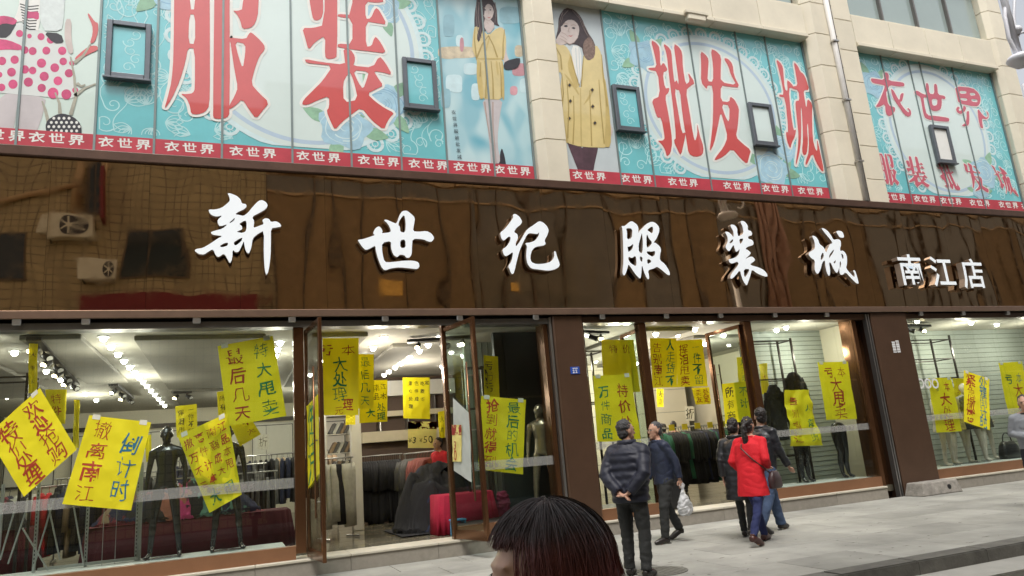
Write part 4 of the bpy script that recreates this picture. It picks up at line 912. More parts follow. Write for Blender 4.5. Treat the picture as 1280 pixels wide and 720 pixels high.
partition('partition_wall', 'near black panel behind the silver mannequin', 4.38, 5.35, 1.25, 1.35, M_DARKW)
partition('partition_wall', 'grooved pale wall beside the dark panel inside the entrance', 4.15, 5.40, 2.3, 2.4, M_SLAT, .12, True)
partition('partition_wall', 'grey green grooved wall behind the black jacket display', 10.3, 13.0, 1.7, 1.8, M_SLAT, .10)
partition('partition_wall', 'grey green grooved wall behind the pale mannequins', 14.75, XR-.1, 2.1, 2.2, M_SLAT, .12)
partition('partition_wall', 'lit cream wall at the left of the right shop window', 13.1, 14.74, 2.6, 2.7, M_WALLW)
partition('partition_wall', 'cream back wall behind the clothes rails of the second entrance', 5.6, 11.9, 6.5, 6.6, M_WALLW, .62, False)
partition('partition_wall', 'brown backed display wall behind the coat rail', 2.9, 5.4, 7.4, 7.5, mat('brown_backing', (.10, .06, .04), .6))
for x in (5.45, 12.4): partition('partition_wall', 'brown end wall beside the left shop section' if x < 6 else 'cream end wall beside the right shop section', x-.03, x+.25, .55, 14, M_PILLAR if x < 6 else M_WALLW)
partition('partition_wall', 'dark green wall inside the window left of the second entrance', 5.75, 6.6, 3.9, 4.0, mat('olive_wall', (.10, .11, .06), .6))
# white lit wall boxes with thin black frames on the far back wall
for i, x in enumerate((-5.2, -3.6, -2.0, -.4, 1.2, 2.8)):
    t = thing('wall_panel', 'white rectangular display panel with thin dark frame on the far back wall', 'wall panel', (x, 13.1, 1.6), 0, 'white display panels on the back wall')
    obj('board', bx(x-.62, x+.62, 13.10, 13.19, 1.55, 2.95), mat('white_panel', (.80, .77, .68), .5, 0, .03), t)
    bm = NB()
    for a, b, c, d in ((x-.6, x+.6, 1.60, 1.62), (x-.6, x+.6, 2.88, 2.9), (x-.6, x-.58, 1.62, 2.88), (x+.58, x+.6, 1.62, 2.88), (x-.2, x-.19, 1.62, 2.88)): box(bm, a, b, 13.08, 13.099, c, d)
    obj('inlay_frame', bm, M_DARKMETAL, t)
bm = NB(); box(bm, XL, 6, 12.95, 13.0, 3.0, 3.12)
tag(obj('wall_shelf', bm, M_DARKMETAL), 'long dark band running under the ceiling on the far back wall', 'shelf')
# ceiling lamps
M_LAMP = mat('lit_bulb', (1, 1, 1), .3, 0, 0, emit=(1, .95, .84, 26)); M_RIM = mat('lamp_rim', (.6, .6, .58), .35, .3, .05)
proto = thing('ceiling_lamp', 'small round bright ceiling lamp in the rows on the shop ceiling', 'ceiling lamp', (0, 0, CZ), 0, 'recessed ceiling lamps')
obj('rim', tube(NB(), [(0, 0, -.012), (0, 0, 0)], .085, 16), M_RIM, proto, local=True)
b_ = ball(NB(), (0, 0, -.035), .048, .048, .045, u=12, v=8); obj('bulb', b_, M_LAMP, proto, True, local=True)
rows = [(-1.75, [1.0, 1.75, 2.5, 3.25, 4.0, 4.75, 5.5, 6.25, 7.0, 7.9, 8.8, 9.8, 10.8, 11.8]), (-3.1, [1.0, 2.1, 3.2, 4.2, 5.4, 6.6, 8, 9.5]), (-4.6, [1.5, 3.0, 4.5, 6, 8]),
        (.75, [1.7, 2.4, 3.1, 3.9, 4.6, 5.4, 6.2, 7.1, 8, 9, 10]), (1.6, [1.3, 3.5, 5.5, 7.5, 9.5]), (2.45, [1.45, 2.5, 3.4, 4.3, 5.2, 6.2, 7.2, 8.2, 9.3, 10.5]), (3.45, [1.5, 2.3, 3.0, 3.8, 4.7, 5.3, 6.0, 6.6]), (4.6, [3.8, 5.5]),
        (6.4, [1.5, 3]), (7.75, [1.2, 2.6, 4.4]), (8.6, [1.7, 1.1, 3.6, 5.4]), (9.9, [1.9, 2.6, 3.4, 4.6, 5.6]), (10.9, [1.1, 1.4]), (14.1, [.6, 1.4]), (16.2, [.9]), (17.5, [1.2])]
tree = child_map(); first = True
for x, ys in rows:
    for y in ys:
        if first: proto.location = (x, y, CZ-.002); first = False; continue
        in_panel = any(a < x < b and c < y < d for a, b, c, d in ceil_panels)
        copy_tree(proto, (x, y, CZ-(.072 if in_panel else .002)), tree=tree)
def lamp_light(x, y, e, z=CZ-.62, r=.09):
    l = bpy.data.lights.new('lamp_light', 'POINT'); l.energy = e*(.98 if x < 5.4 else 1.2); l.color = (1, .92, .76); l.shadow_soft_size = r
    o = bpy.data.objects.new('lamp_light', l); COL.objects.link(o); o.location = (x, y, z)
for x, y, e in ((-1.75, 1.8, 34), (-3.9, 2.2, 26), (-1.75, 5.5, 60), (-3.1, 8.5, 60), (.75, 3.1, 32), (.5, 9, 60), (2.45, 2.0, 38), (3.6, 4.7, 55), (2.6, 8.8, 50), (6.4, 1.8, 20), (7.9, 2.6, 60), (8.8, 4.6, 80), (9.9, 2.4, 32), (7.2, 5.4, 50), (11.3, .95, 26), (13.9, 1.3, 50), (16.2, 1.1, 34), (18.5, 1.1, 26)): lamp_light(x, y, e)
# track spotlights
M_TRACK = mat('black_track', (.02, .02, .022), .4, .3, .1)
M_WARM = mat('lit_spot', (1, 1, 1), .3, 0, 0, emit=(1, .82, .5, 12))
def track(x0, y0, x1, y1, n, label, red=False):
    t = thing('track_light', label, 'track light', ((x0+x1)/2, (y0+y1)/2, CZ)); a, b = Vector((x0, y0, CZ-.10)), Vector((x1, y1, CZ-.10))
    d = (b-a).normalized(); s = Vector((-d.y, d.x, 0))
    bm = NB(); v = [bm.verts.new(q) for z in (0, .05) for q in (a-s*.09+Vector((0,0,z)), a+s*.09+Vector((0,0,z)), b+s*.09+Vector((0,0,z)), b-s*.09+Vector((0,0,z)))]
    for f in ((3,2,1,0), (4,5,6,7), (0,1,5,4), (1,2,6,5), (2,3,7,6), (3,0,4,7)): bm.faces.new([v[i] for i in f])
    obj('rail', bm, M_TRACK, t)
    for k in range(n):
        q = a.lerp(b, (k+.5)/n)+Vector((0, 0, -.02)); e = q+Vector((.10*(1 if k % 2 else -.6), -.11, -.10))
        h = obj('spot_head', tube(NB(), [q+Vector((0,0,.02)), q, q+Vector((.0, .03, -.03)), e], [.015, .018, .045, .055], 12), M_TRACK, t, True)
        dd = (e-q).normalized(); obj('lens', tube(NB(), [e+dd*.001, e+dd*.006], .045, 12), M_WARM if k % 2 == 0 else M_RIM, h)
track(-2.55, .7, -2.95, 5.9, 8, 'long black track with many spotlights in the left shop window')
track(-2.3, 6.2, -2.3, 9.0, 4, 'short black spotlight track farther back behind the left window')
track(-1.3, 8.2, -.9, 8.25, 2, 'short black two spot track at the end of the row of lamps')
track(2.9, 1.6, 4.0, 1.2, 3, 'black spotlight track over the main entrance')
track(5.8, .9, 6.6, 1.1, 3, 'black spotlight track in the window left of the second entrance')
track(13.3, .8, 14.9, 1.0, 3, 'black spotlight track in the right shop window')
# ------------------------------------------------------------------ window platforms
M_PLAT = mat('white_platform', (.62, .64, .62), .35, 0, .05)
for x0, x1, lb in ((XL+.1, .72, 'white low display platform inside the left window'), (9.2, 11.6, 'white low display platform right of the second entrance'), (13.2, XR-.1, 'white low display platform inside the right window'), (3.3, 4.8, 'low display platform under the silver mannequin'), (5.65, 6.6, 'low display platform left of the second entrance')):
    tag(obj('display_platform', bevel(bx(x0, x1, .26, 1.0, FZ, .40), .006), M_PLAT if x0 < 0 or x0 > 5.7 else mat('dark_platform', (.05, .05, .05), .4)), lb, 'platform')

# ------------------------------------------------------------------ body builder (people and mannequins)
def blend_body(J, rad, head=None, fingers=True, voxel=.011, face=True, hk=1.0, sm=2, legk=1.0):
    """one continuous skin through the joints J; rad scales limb thickness"""
    bm = NB(); V = {k: Vector(v) for k, v in J.items() if isinstance(v, tuple)}
    def limb(pts, rs):
        P_ = []; R_ = []
        for i in range(len(pts)-1):
            for k in range(4): P_.append(pts[i].lerp(pts[i+1], k/4)); R_.append(rs[i]+(rs[i+1]-rs[i])*k/4)
        P_.append(pts[-1]); R_.append(rs[-1]); tube(bm, P_, [r*rad for r in R_], 12)
        for p_, r in zip(pts, rs): ball(bm, p_, r*rad*.99, u=12, v=8)
    pel, ch, nk = V['pelvis'], V['chest'], V['neck']
    sd = (V['shL']-V['shR']).normalized(); upd = (nk-pel).normalized(); ang = math.atan2(sd.y, sd.x)
    prof = [(-.06, .135, .095), (0, .165, .115), (.25, .145, .10), (.45, .135, .095), (.7, .165, .115), (.88, .165, .105), (.97, .11, .075), (1.02, .06, .06)]
    loft(bm, [tuple(pel.lerp(nk, u))+(a*rad*.97, b*rad*.97, 0, ang) for u, a, b in prof], 20, 2.3)
    for s in 'LR':
        limb([V['hip'+s], V['knee'+s], V['ank'+s]], [.088*legk, .056*legk, .038*legk])
        cf = V['knee'+s].lerp(V['ank'+s], .28); ball(bm, cf, .056*rad*legk, .056*rad*legk, .10*rad)
        limb([V['sh'+s], V['elb'+s], V['wr'+s]], [.052, .040, .027]); limb([nk.lerp(V['sh'+s], .35), V['sh'+s]], [.055, .056])
        ft = V.get('toe'+s)
        if ft is not None: limb([V['ank'+s]+Vector((0,0,-.03)), V['ank'+s].lerp(ft, .6)+Vector((0,0,-.035)), ft], [.035, .032, .02])
        # hand: palm, thumb, four fingers
        w_ = V['wr'+s]; d = V.get('hdir'+s); d = (w_-V['elb'+s]).normalized() if d is None else Vector(d).normalized()
        sidev = d.cross(Vector((0,0,1))) if abs(d.z) < .9 else d.cross(Vector(J.get('fwd', (1,0,0)))).cross(d)
        sidev.normalize(); palmn = d.cross(sidev); M = Matrix((sidev, palmn, d)).transposed()
        pc = w_+d*.045; ball(bm, pc, .038*rad, .016*rad, .05*rad, M, 12, 8)
        for k, (o_, L) in enumerate(((-.027, .062), (-.009, .073), (.009, .07), (.026, .056))):
            b0 = w_+d*.080+sidev*o_; c_ = palmn*.012*(1 if s == 'L' else -1); tube(bm, [b0, b0+d*L*.5+c_, b0+d*L*.9+c_*2.6], [.0095, .0085, .007], 7)
        tb = w_+d*.03+sidev*.034; tube(bm, [tb, tb+d*.03+sidev*.018, tb+d*.06+sidev*.02], [.012, .0105, .008], 7)
    hd = V['head']; hy = J.get('hyaw', 0); tl = J.get('htilt', 0); M = Matrix.Rotation(hy, 3, 'Z') @ Matrix.Rotation(tl, 3, 'Y')
    def hp(x, y, z): return hd+M @ Vector((x, y, z))*hk
    tube(bm, [nk-Vector((0,0,.05)), nk.lerp(hd, .5), hp(-.01, 0, -.02)], [.07*rad, .055*rad, .055], 14)
    ball(bm, hp(-.012, 0, .03), .098*hk, .077*hk, .098*hk, M, 20, 14); ball(bm, hp(.025, 0, -.035), .062*hk, .056*hk, .078*hk, M, 16, 12)
    ball(bm, hp(.03, 0, .0), .064*hk, .06*hk, .085*hk, M, 16, 12)
    if face is not None:
        tube(bm, [hp(.083, 0, .022), hp(.100, 0, -.006), hp(.112, 0, -.022), hp(.09, 0, -.03)], [.008*hk, .012*hk, .015*hk, .010*hk], 8)
        ball(bm, hp(.085, 0, -.062), .014*hk, .026*hk, .008*hk, M); ball(bm, hp(.085, 0, -.073), .013*hk, .022*hk, .008*hk, M); ball(bm, hp(.075, 0, -.098), .02*hk, .024*hk, .018*hk, M)
        ball(bm, hp(.080, 0, .035), .016*hk, .048*hk, .010*hk, M)
        for s in (-1, 1): ball(bm, hp(.0, s*.077, -.005), .018*hk, .009*hk, .032*hk, M)
    return remesh(bm, voxel, sm), hp, M
def stand(h=1.7, arms='down', spread=.10, step=0.0, lean=0.0, hyaw=0, female=False):
    """joints in local metres, x forward, y left; feet on z = 0"""
    k = h/1.70; J = {}
    def S(n_, x, y, z): J[n_] = (x*k, y*k, z*k)
    S('pelvis', 0, 0, .92); S('chest', lean*.6, 0, 1.2); S('neck', lean, 0, 1.43); S('head', lean+.03, 0, 1.57)
    for s, q in (('L', 1), ('R', -1)):
        stp = step*q
        S('hip'+s, 0, q*.09, .88); S('knee'+s, stp*.55+.02+abs(stp)*.1, q*(.09+spread*.2), .49); S('ank'+s, stp-(.05 if stp < 0 else 0), q*(.08+spread*.4), .09+(.07 if stp < -.05 else 0))
        S('toe'+s, stp+.14-(.05 if stp < 0 else 0), q*(.09+spread*.5), .035)
        S('sh'+s, lean*.95, q*.18, 1.35)
        if arms == 'down': S('elb'+s, lean*.6-.03-stp*.2, q*.23, 1.11); S('wr'+s, lean*.6+.05-stp*.45, q*.235, .87)
        if arms == 'behind': S('elb'+s, lean*.6-.14, q*.235, 1.10); S('wr'+s, lean*.3-.20, q*.055, .90); J['hdir'+s] = (-.1, -q*.9, -.35)
        if arms == 'front': S('elb'+s, lean*.6-.02, q*.25, 1.12); S('wr'+s, .19, q*.06, 1.10+q*.03); J['hdir'+s] = (.1, -q, .0)
    J['hyaw'] = hyaw; return J
def place(meshes, W):
    for m in meshes: m.transform(W)
# ------------------------------------------------------------------ mannequins
M_MQ = {'black': mat('gloss_black_mannequin', (.018, .018, .02), .22, 0, .1, coat=.4), 'silver': mat('silver_bronze_mannequin', (.30, .255, .18), .28, .75, .15, 5), 'pale': mat('pale_mannequin', (.52, .48, .42), .35, 0, .06)}
def mannequin(kind, label, x, y, z, rz, h, hyaw=0, group=None, cloth=None, arms='down'):
    J = stand(h, arms, .25, 0, 0, hyaw)
    for k in ('hdirL', 'hdirR'): J.pop(k, None)
    me, hp, M = blend_body(J, .92, voxel=.014, face=True, hk=h/1.75)
    t = thing('mannequin', label, 'mannequin', (x, y, z), rz, group)
    obj('body', me, M_MQ[kind], t, True, local=True)
    obj('base', tube(NB(), [(0, 0, 0), (0, 0, .012)], .20, 24), mat('glass_base', (.35, .38, .38), .1, .2, .05), t, local=True)
    k = h/1.7
    if cloth:
        b_ = NB(); loft(b_, [(0, 0, 1.42*k, .06, .08), (0, 0, 1.40*k, .10, .16), (0, 0, 1.28*k, .14, .20), (0, 0, 1.12*k, .125, .17), (0, 0, .95*k, .15, .20), (0, 0, .80*k, .17, .22), (0, 0, .70*k, .18, .235)], 24, 2.3)
        obj('dress', remesh(b_, .014, 1, .010, 9, x), cloth, t, True, local=True)
    return t
mannequin('black', 'black male mannequin nearest the yellow paper with green writing in the left window', P(208, 600, .62).x, .62, .40, R(-100), 1.78)
mannequin('black', 'black mannequin partly hidden behind the crooked yellow paper in the left window', P(284, 600, .65).x, .65, .40, R(-80), 1.76)
mannequin('silver', 'bare silver bronze mannequin beside the brown pillar right of the entrance', P(678, 560, .72).x, .72, .40, R(-125), 1.80, -.5)
M_DRESS = [mat('olive_yellow_cloth', (.42, .34, .12), .8, 0, .1), mat('white_cloth', (.60, .58, .54), .8, 0, .08), mat('charcoal_cloth', (.05, .05, .055), .85, 0, .2), mat('dusty_pink_cloth', (.45, .20, .22), .85, 0, .1)]
for i, (px, rz, lb, c_) in enumerate(((1190, -75, 'pale mannequin behind the first yellow paper of the right window', M_DRESS[1]), (1207, -95, 'pale mannequin in yellow dress in the right window', M_DRESS[0]), (1226, -110, 'pale mannequin in dark dress in the right window', M_DRESS[2]), (1243, -80, 'pale mannequin rightmost before the dark handbag', M_DRESS[2]))):
    q = P(px, 590, .72+.12*(i % 2)); mannequin('pale', lb, q.x, q.y, .40, R(rz), 1.72, .3-.2*i, None, c_)
# half mannequins: trouser legs on stands
def legs_form(label, px, y, z0, hgt=1.02):
    q = P(px, 560, y); t = thing('leg_mannequin', label, 'mannequin', (q.x, y, z0))
    b_ = NB(); 
    for s in (-1, 1):
        tube(b_, [(s*.075, 0, hgt-.08), (s*.08, .0, hgt*.75), (s*.075+.0, -.02, hgt*.5), (s*.07, .02, hgt*.3), (s*.075, .0, .09), (s*.08, -.03, .05), (s*.085, -.13, .03)], [.10, .085, .055, .055, .034, .034, .022], 14)
    ball(b_, (0, 0, hgt-.04), .165, .11, .12); me = remesh(b_, .014, 2); obj('legs', me, M_MQ['black'], t, True, local=True)
    obj('base', tube(NB(), [(0, .05, 0), (0, .05, .012)], .16, 20), MATS['glass_base'], t, local=True)
legs_form('black glossy legs form under the draped yellow paper', 1002, .62, .40); legs_form('black glossy legs form under the flat yellow paper by the second pillar', 1052, .62, .40)

# ------------------------------------------------------------------ garments
FAB = {}
def fab(name, col, v=.18): 
    if name not in FAB: FAB[name] = mat('fabric_'+name, col, .9, 0, v, 9, .3, 60)
    return FAB[name]
def garment_mesh(L, seed, kind='coat'):
    rd = random.Random(seed); b_ = NB(); n = 18
    def ring(z, rx, ry, fold):
        return [b_.verts.new((math.cos(a)*rx*(1+fold*math.sin(a*5+seed)), math.sin(a)*ry*(1+fold*1.6*math.sin(a*7+seed*2)), z)) for a in [2*math.pi*k/n for k in range(n)]]
    if kind == 'coat': sp = [(-.02, .05, .03, 0), (-.07, .17, .035, .02), (-.12, .215, .042, .05), (-.35, .20, .045, .08), (-.6*L, .21, .05, .12), (-.85*L, .225, .055, .18), (-L, .23, .058, .22)]
    else: sp = [(-.02, .16, .022, .02), (-.15, .175, .03, .05), (-.35, .16, .04, .1), (-.7*L, .14, .045, .15), (-L, .13, .05, .2)]
    rg = [ring(*s) for s in sp]
    for i in range(len(rg)-1):
        for k in range(n): b_.faces.new((rg[i][k], rg[i][(k+1) % n], rg[i+1][(k+1) % n], rg[i+1][k]))
    b_.faces.new(rg[0]); b_.faces.new(rg[-1][::-1])
    if kind == 'coat':
        for s in (-1, 1): tube(b_, [(s*.17, 0, -.08), (s*.235, 0, -.25), (s*.255, .01, -.62)], [.05, .048, .04], 8)
    tube(b_, [(0, 0, -.03), (0, 0, .03), (.02, 0, .06), (0, 0, .085), (-.015, 0, .07)], .004, 5)
    bmesh.ops.recalc_face_normals(b_, faces=b_.faces)
    me = bpy.data.meshes.new('garment'); b_.to_mesh(me); b_.free()
    for p_ in me.polygons: p_.use_smooth = True
    return me
GM = {}
def rail(label, p0, p1, z, n, cols, L, glabel, kind='coat', turn=90, stands=True, seed=0, z0=FZ):
    a, b = Vector((p0[0], p0[1], z)), Vector((p1[0], p1[1], z)); d = (b-a); ln = d.length; d.normalize()
    t = thing('clothes_rail', label, 'clothes rail', (a+b)/2-Vector((0, 0, z-z0)))
    obj('bar', tube(NB(), [a-d*.05, b+d*.05], .014, 8), M_STEEL, t)
    if stands:
        for q in (a, b):
            obj('upright', tube(NB(), [q, (q.x, q.y, z0+.03)], .013, 8), M_STEEL, t); s = Vector((-d.y, d.x, 0))*.22
            obj('foot', tube(NB(), [(q.x-s.x, q.y-s.y, z0+.02), (q.x+s.x, q.y+s.y, z0+.02)], .015, 6), M_STEEL, t)
    rd = random.Random(seed); ang = math.atan2(d.y, d.x)+R(turn)
    for i in range(n):
        key = (kind, L, i % 3); c_ = cols[i*len(cols)//n] if seed < 50 else rd.choice(cols)
        if key not in GM: GM[key] = garment_mesh(L, i*1.3+1, kind)
        mk = (key, c_)
        if mk not in GM: GM[mk] = GM[key].copy(); GM[mk].materials.append(c_)
        q = a.lerp(b, (i+.5)/n); o = bpy.data.objects.new('hanging_'+('coat' if kind == 'coat' else 'trousers'), GM[mk]); COL.objects.link(o)
        o.location = (q.x, q.y, z-.085); o.rotation_euler = (0, rd.uniform(-.02, .02), ang+rd.uniform(-.12, .12)); o.scale = (1, rd.uniform(.9, 1.3), rd.uniform(.93, 1.06))
        o['category'] = kind if kind == 'coat' else 'trousers'; o['label'] = glabel; o['group'] = 'clothes hanging on the '+label
BLK, GRY, PNK, CRM, TAN, WIN, GRN, RED_ = fab('black', (.014, .014, .017)), fab('grey', (.12, .12, .12)), fab('dusty_rose', (.30, .10, .09)), fab('off_white', (.50, .50, .45)), fab('tan', (.30, .22, .14)), fab('wine', (.16, .02, .035)), fab('green', (.02, .10, .06)), fab('bright_red', (.55, .02, .03))
NVY = fab('navy', (.02, .025, .06))
rail('long back rail seen through the main entrance', (2.55, 5.0), (3.4, 5.0), 1.60, 18, [BLK, BLK, BLK, BLK], 1.25, 'black coat on the long back rail seen through the main entrance')
rail('side rail of grey and rose coats', (3.38, 4.4), (3.72, 3.3), 1.58, 10, [GRY, GRY, PNK, PNK, PNK], 1.2, 'grey or dusty rose coat on the side rail behind the dark pile', turn=80, seed=3)
q = P(423, 600, 2.6)
rail('small rail with pale trousers', (q.x-.28, 2.5), (q.x+.24, 2.7), 1.58, 5, [CRM, CRM, BLK, CRM], 1.05, 'pale trousers on the small rail left inside the main entrance', 'trousers', 20, seed=5)
rail('rail of mixed clothes at the far left window', (-4.4, 3.5), (-1.5, 3.3), 1.5, 26, [WIN, BLK, GRY, RED_, BLK, NVY, TAN, CRM], 1.0, 'red, dark or pale coat on the rail at the far left window', seed=71)
rail('middle rail of black clothes behind the left window', (-2.9, 4.6), (.6, 4.6), 1.62, 34, [BLK, BLK, NVY, BLK, GRY], 1.15, 'dark coat on the middle rail behind the left window', seed=67)
rail('rail of dark trousers near the left of the main entrance', (-1.0, 3.4), (.75, 3.5), 1.45, 20, [BLK, BLK, GRY, BLK], 1.0, 'dark trousers on the rail left of the main entrance', 'trousers', seed=68)
rail('far rail of dark clothes behind the left window', (-1.2, 7.5), (1.9, 7.5), 1.85, 26, [BLK, GRY, BLK, NVY], 1.0, 'dark coat on the far rail behind the left window', seed=61)
rail('near rail inside the second entrance', (8.40, 2.45), (10.05, 2.6), 1.66, 24, [BLK, BLK, BLK, NVY, GRN, BLK], 1.05, 'dark coat on the near rail inside the second entrance', seed=62)
rail('second rail inside the second entrance', (9.3, 3.9), (11.4, 4.1), 1.70, 22, [BLK, GRY, BLK], 1.05, 'dark coat on the second rail inside the second entrance', seed=63)
rail('rail of coats right of the second entrance', (9.6, 1.6), (10.1, 1.3), 2.25, 5, [BLK, BLK, WIN], 1.3, 'long dark coat on the rail right of the second entrance', turn=70, seed=8)
rail('rail of pink and blue clothes in the right window', (13.5, 2.2), (14.7, 2.2), 1.62, 13, [fab('pale_pink', (.55, .28, .30)), fab('dusty_rose', (.30, .10, .09)), GRY, fab('denim', (.08, .12, .22)), CRM], .85, 'pink, grey or blue top on the rail in the right window', seed=64)
rail('rail far behind the main entrance', (.9, 9.0), (2.6, 9.2), 1.9, 12, [GRY, BLK, TAN], 1.1, 'dark coat on the rail far behind the main entrance', seed=66)
# size rings on the near rail (small yellow tags)
for i in range(5):
    q = Vector((8.5+i*.34, 2.45+i*.03-.0, 1.66)); tag(obj('price_tag', bevel(bx(q.x-.07, q.x+.07, q.y-.24, q.y-.235, q.z-.06, q.z+.06), .001), mat('yellow_card', (.80, .66, .03), .6, 0, .05)), 'small yellow price card on the near rail inside the second entrance', 'price card', 'yellow cards on the near rail')
# jacket on hanger behind the draped paper
def hung_jacket(label, px, pz, y, m, L=.62, sc=1.0):
    q = P(px, pz, y); t = thing('display_jacket', label, 'jacket', (q.x, y, q.z-L))
    b_ = NB(); loft(b_, [(0, 0, 0, .20, .09), (0, 0, L*.3, .19, .10), (0, 0, L*.6, .20, .11), (0, 0, L*.85, .21, .10), (0, 0, L*.95, .13, .08), (0, 0, L*1.02, .07, .065)], 24, 2.3)
    for s in (-1, 1): tube(b_, [(s*.17, 0, L*.87), (s*.26, .0, L*.55), (s*.29, -.03, L*.1)], [.065, .06, .05], 10)
    obj('jacket_body', remesh(b_, .014, 1, .012, 9, px), m, t, True, local=True)
    obj('hanger_hook', tube(NB(), [(0, 0, L), (0, 0, L+.12), (.03, 0, L+.15), (0, 0, L+.18)], .005, 6), M_STEEL, t, local=True)
hung_jacket('black jacket hanging above the draped yellow paper', 991, 466, 1.0, BLK, .85); hung_jacket('black coat hanging left of the black jacket display', 966, 482, 1.15, BLK, 1.1)
# display gantries: square tube frames standing behind the glass
def gantry(label, x0, x1, y0, y1, zt, shelves):
    t = thing('metal_gantry', label, 'metal frame', ((x0+x1)/2, (y0+y1)/2, FZ)); r = .018
    for x, y in ((x0, y0), (x1, y0), (x0, y1), (x1, y1)): obj('post', bx(x-r, x+r, y-r, y+r, FZ, zt), M_DARKMETAL, t)
    for z in shelves:
        for y in (y0, y1): obj('crossbar', bx(x0+r, x1-r, y-.012, y+.012, z-.012, z+.012), M_DARKMETAL, t)
        for x in (x0, x1): obj('crossbar', bx(x-.012, x+.012, y0+r, y1-r, z-.012, z+.012), M_DARKMETAL, t)
    return t
gantry('tall dark metal display frame behind the draped yellow paper', 10.0, 11.0, 1.15, 1.55, 3.3, (3.25, 2.45, .9))
gantry('tall dark metal display frame in the right window', 13.9, 15.9, 1.3, 1.8, 3.3, (3.2, 2.75, 2.3))
gantry('dark metal display frame left of the second entrance', 5.75, 6.55, 1.2, 1.7, 3.2, (3.15, 2.2))
gantry('dark metal display frame behind the silver mannequin', 3.75, 4.1, 1.0, 1.2, 2.95, (2.9, 2.2))
gantry('dark metal frame at the far left of the left window', -4.6, -2.75, 1.4, 2.0, 3.1, (3.05, 2.3, 1.5))
# folding rack parts leaning in the left window
M_RACKG = mat('grey_rack_metal', (.36, .37, .36), .4, .5, .1)
t = thing('steel_rack', 'grey slotted steel rack frame standing in the left window', 'rack', (-2.2, .7, .4))
for px in (2, 47, 110, 172, 176):
    q = P(px, 640, .75); obj('upright', bx(q.x-.018, q.x+.018, .72, .76, .401, 1.55 if px < 150 else 1.7), M_RACKG, t)
    bm = NB()
    for k in range(20): box(bm, q.x-.006, q.x+.006, .717, .7195, .46+k*.05, .485+k*.05)
    if px in (47, 110, 172): o = obj('slots', bm, M_BLACK, t); o['kind'] = 'stuff'
    else: bm.free()
qa, qb = P(47, 719, .70), P(172, 700, .70); obj('foot_bar', bx(qa.x, qb.x, .66, .70, .42, .455), M_RACKG, t)
for (a, b), (c, d) in (((20, 632), (0, 700)), ((67, 625), (40, 719)), ((28, 660), (60, 719)), ((92, 632), (105, 708)), ((32, 640), (10, 705)), ((60, 630), (75, 700))):
    u, v = P(a, b, .60), P(c, d, .60); v.z = max(v.z, .42); obj('brace', tube(NB(), [u, v], .011, 6), M_RACKG, t)
for px in (130, 146):
    u = P(px, 640, .5); obj('wire', tube(NB(), [(u.x, .5, .41), (u.x, .5, 1.2)], .004, 6), M_RACKG, t)
# clothes heap on a red covered table behind the mannequins
def heap(name, label, cx, cy_, z, rx, ry, hgt, mats_, n, seed, cat='clothes pile'):
    """crumpled garments lying over one another on a mound"""
    t = thing(name, label, cat, (cx, cy_, z)); rd = random.Random(seed)
    def H(x, y):
        r = ((x-cx)/rx)**2+((y-cy_)/ry)**2; return z+(hgt*(1+.45*noise.noise(Vector((x*2.6, y*2.6, seed))))+.10*noise.noise(Vector((x*6, y*6, seed))))*max(0, 1-r)**.6-max(0, math.sqrt(r)-1.0)*.5
    def rid(v, k): return 1-abs(noise.noise(v*k))*2
    b_ = NB(); N = 40; g = []
    for j in range(N+1):
        row = []
        for i in range(N+1):
            x = cx+rx*1.08*(i/N*2-1); y = cy_+ry*1.08*(j/N*2-1); v = Vector((x, y, seed))
            row.append(b_.verts.new((x, y, max(z+.003, H(x, y)+.035*rid(v, 5)-.09))))
        g.append(row)
    for j in range(N):
        for i in range(N): b_.faces.new((g[j][i], g[j][i+1], g[j+1][i+1], g[j+1][i]))
    obj('garment', b_, mats_[-1], t, True)
    for i in range(n):
        a = rd.uniform(0, 6.28); rr = math.sqrt(rd.random())*.98; x0, y0 = cx+rx*rr*math.cos(a), cy_+ry*rr*math.sin(a); th = rd.uniform(0, 6.28)
        w_, l_ = rd.uniform(.14, .24), rd.uniform(.2, .38); b_ = NB(); nu, nv = 20, 14; g = []; o_ = Vector((i*7.3, seed, 0))
        for j in range(nv+1):
            row = []
            for k in range(nu+1):
                u, v = (k/nu*2-1), (j/nv*2-1); ed = 1+.25*noise.noise(Vector((u*2, v*2, i))); sx, sy = u*l_*ed, v*w_*ed
                x, y = x0+sx*math.cos(th)-sy*math.sin(th), y0+sx*math.sin(th)+sy*math.cos(th); rq = math.sqrt(((x-cx)/rx)**2+((y-cy_)/ry)**2)
                if rq > 1.05: x, y = cx+(x-cx)*1.05/rq, cy_+(y-cy_)*1.05/rq
                q = Vector((sx*1.0, sy*2.2, 0))+o_
                e = max(abs(u), abs(v)); row.append(b_.verts.new((x, y, max(z-.30, H(x, y)+.02+.055*rid(q, 4.5)+.022*rid(q, 11)-.05*e**4+.0015*i))))
            g.append(row)
        for j in range(nv):
            for k in range(nu): b_.faces.new((g[j][k], g[j][k+1], g[j+1][k+1], g[j+1][k]))
        obj('garment', b_, rd.choice(mats_), t, True)
    return t
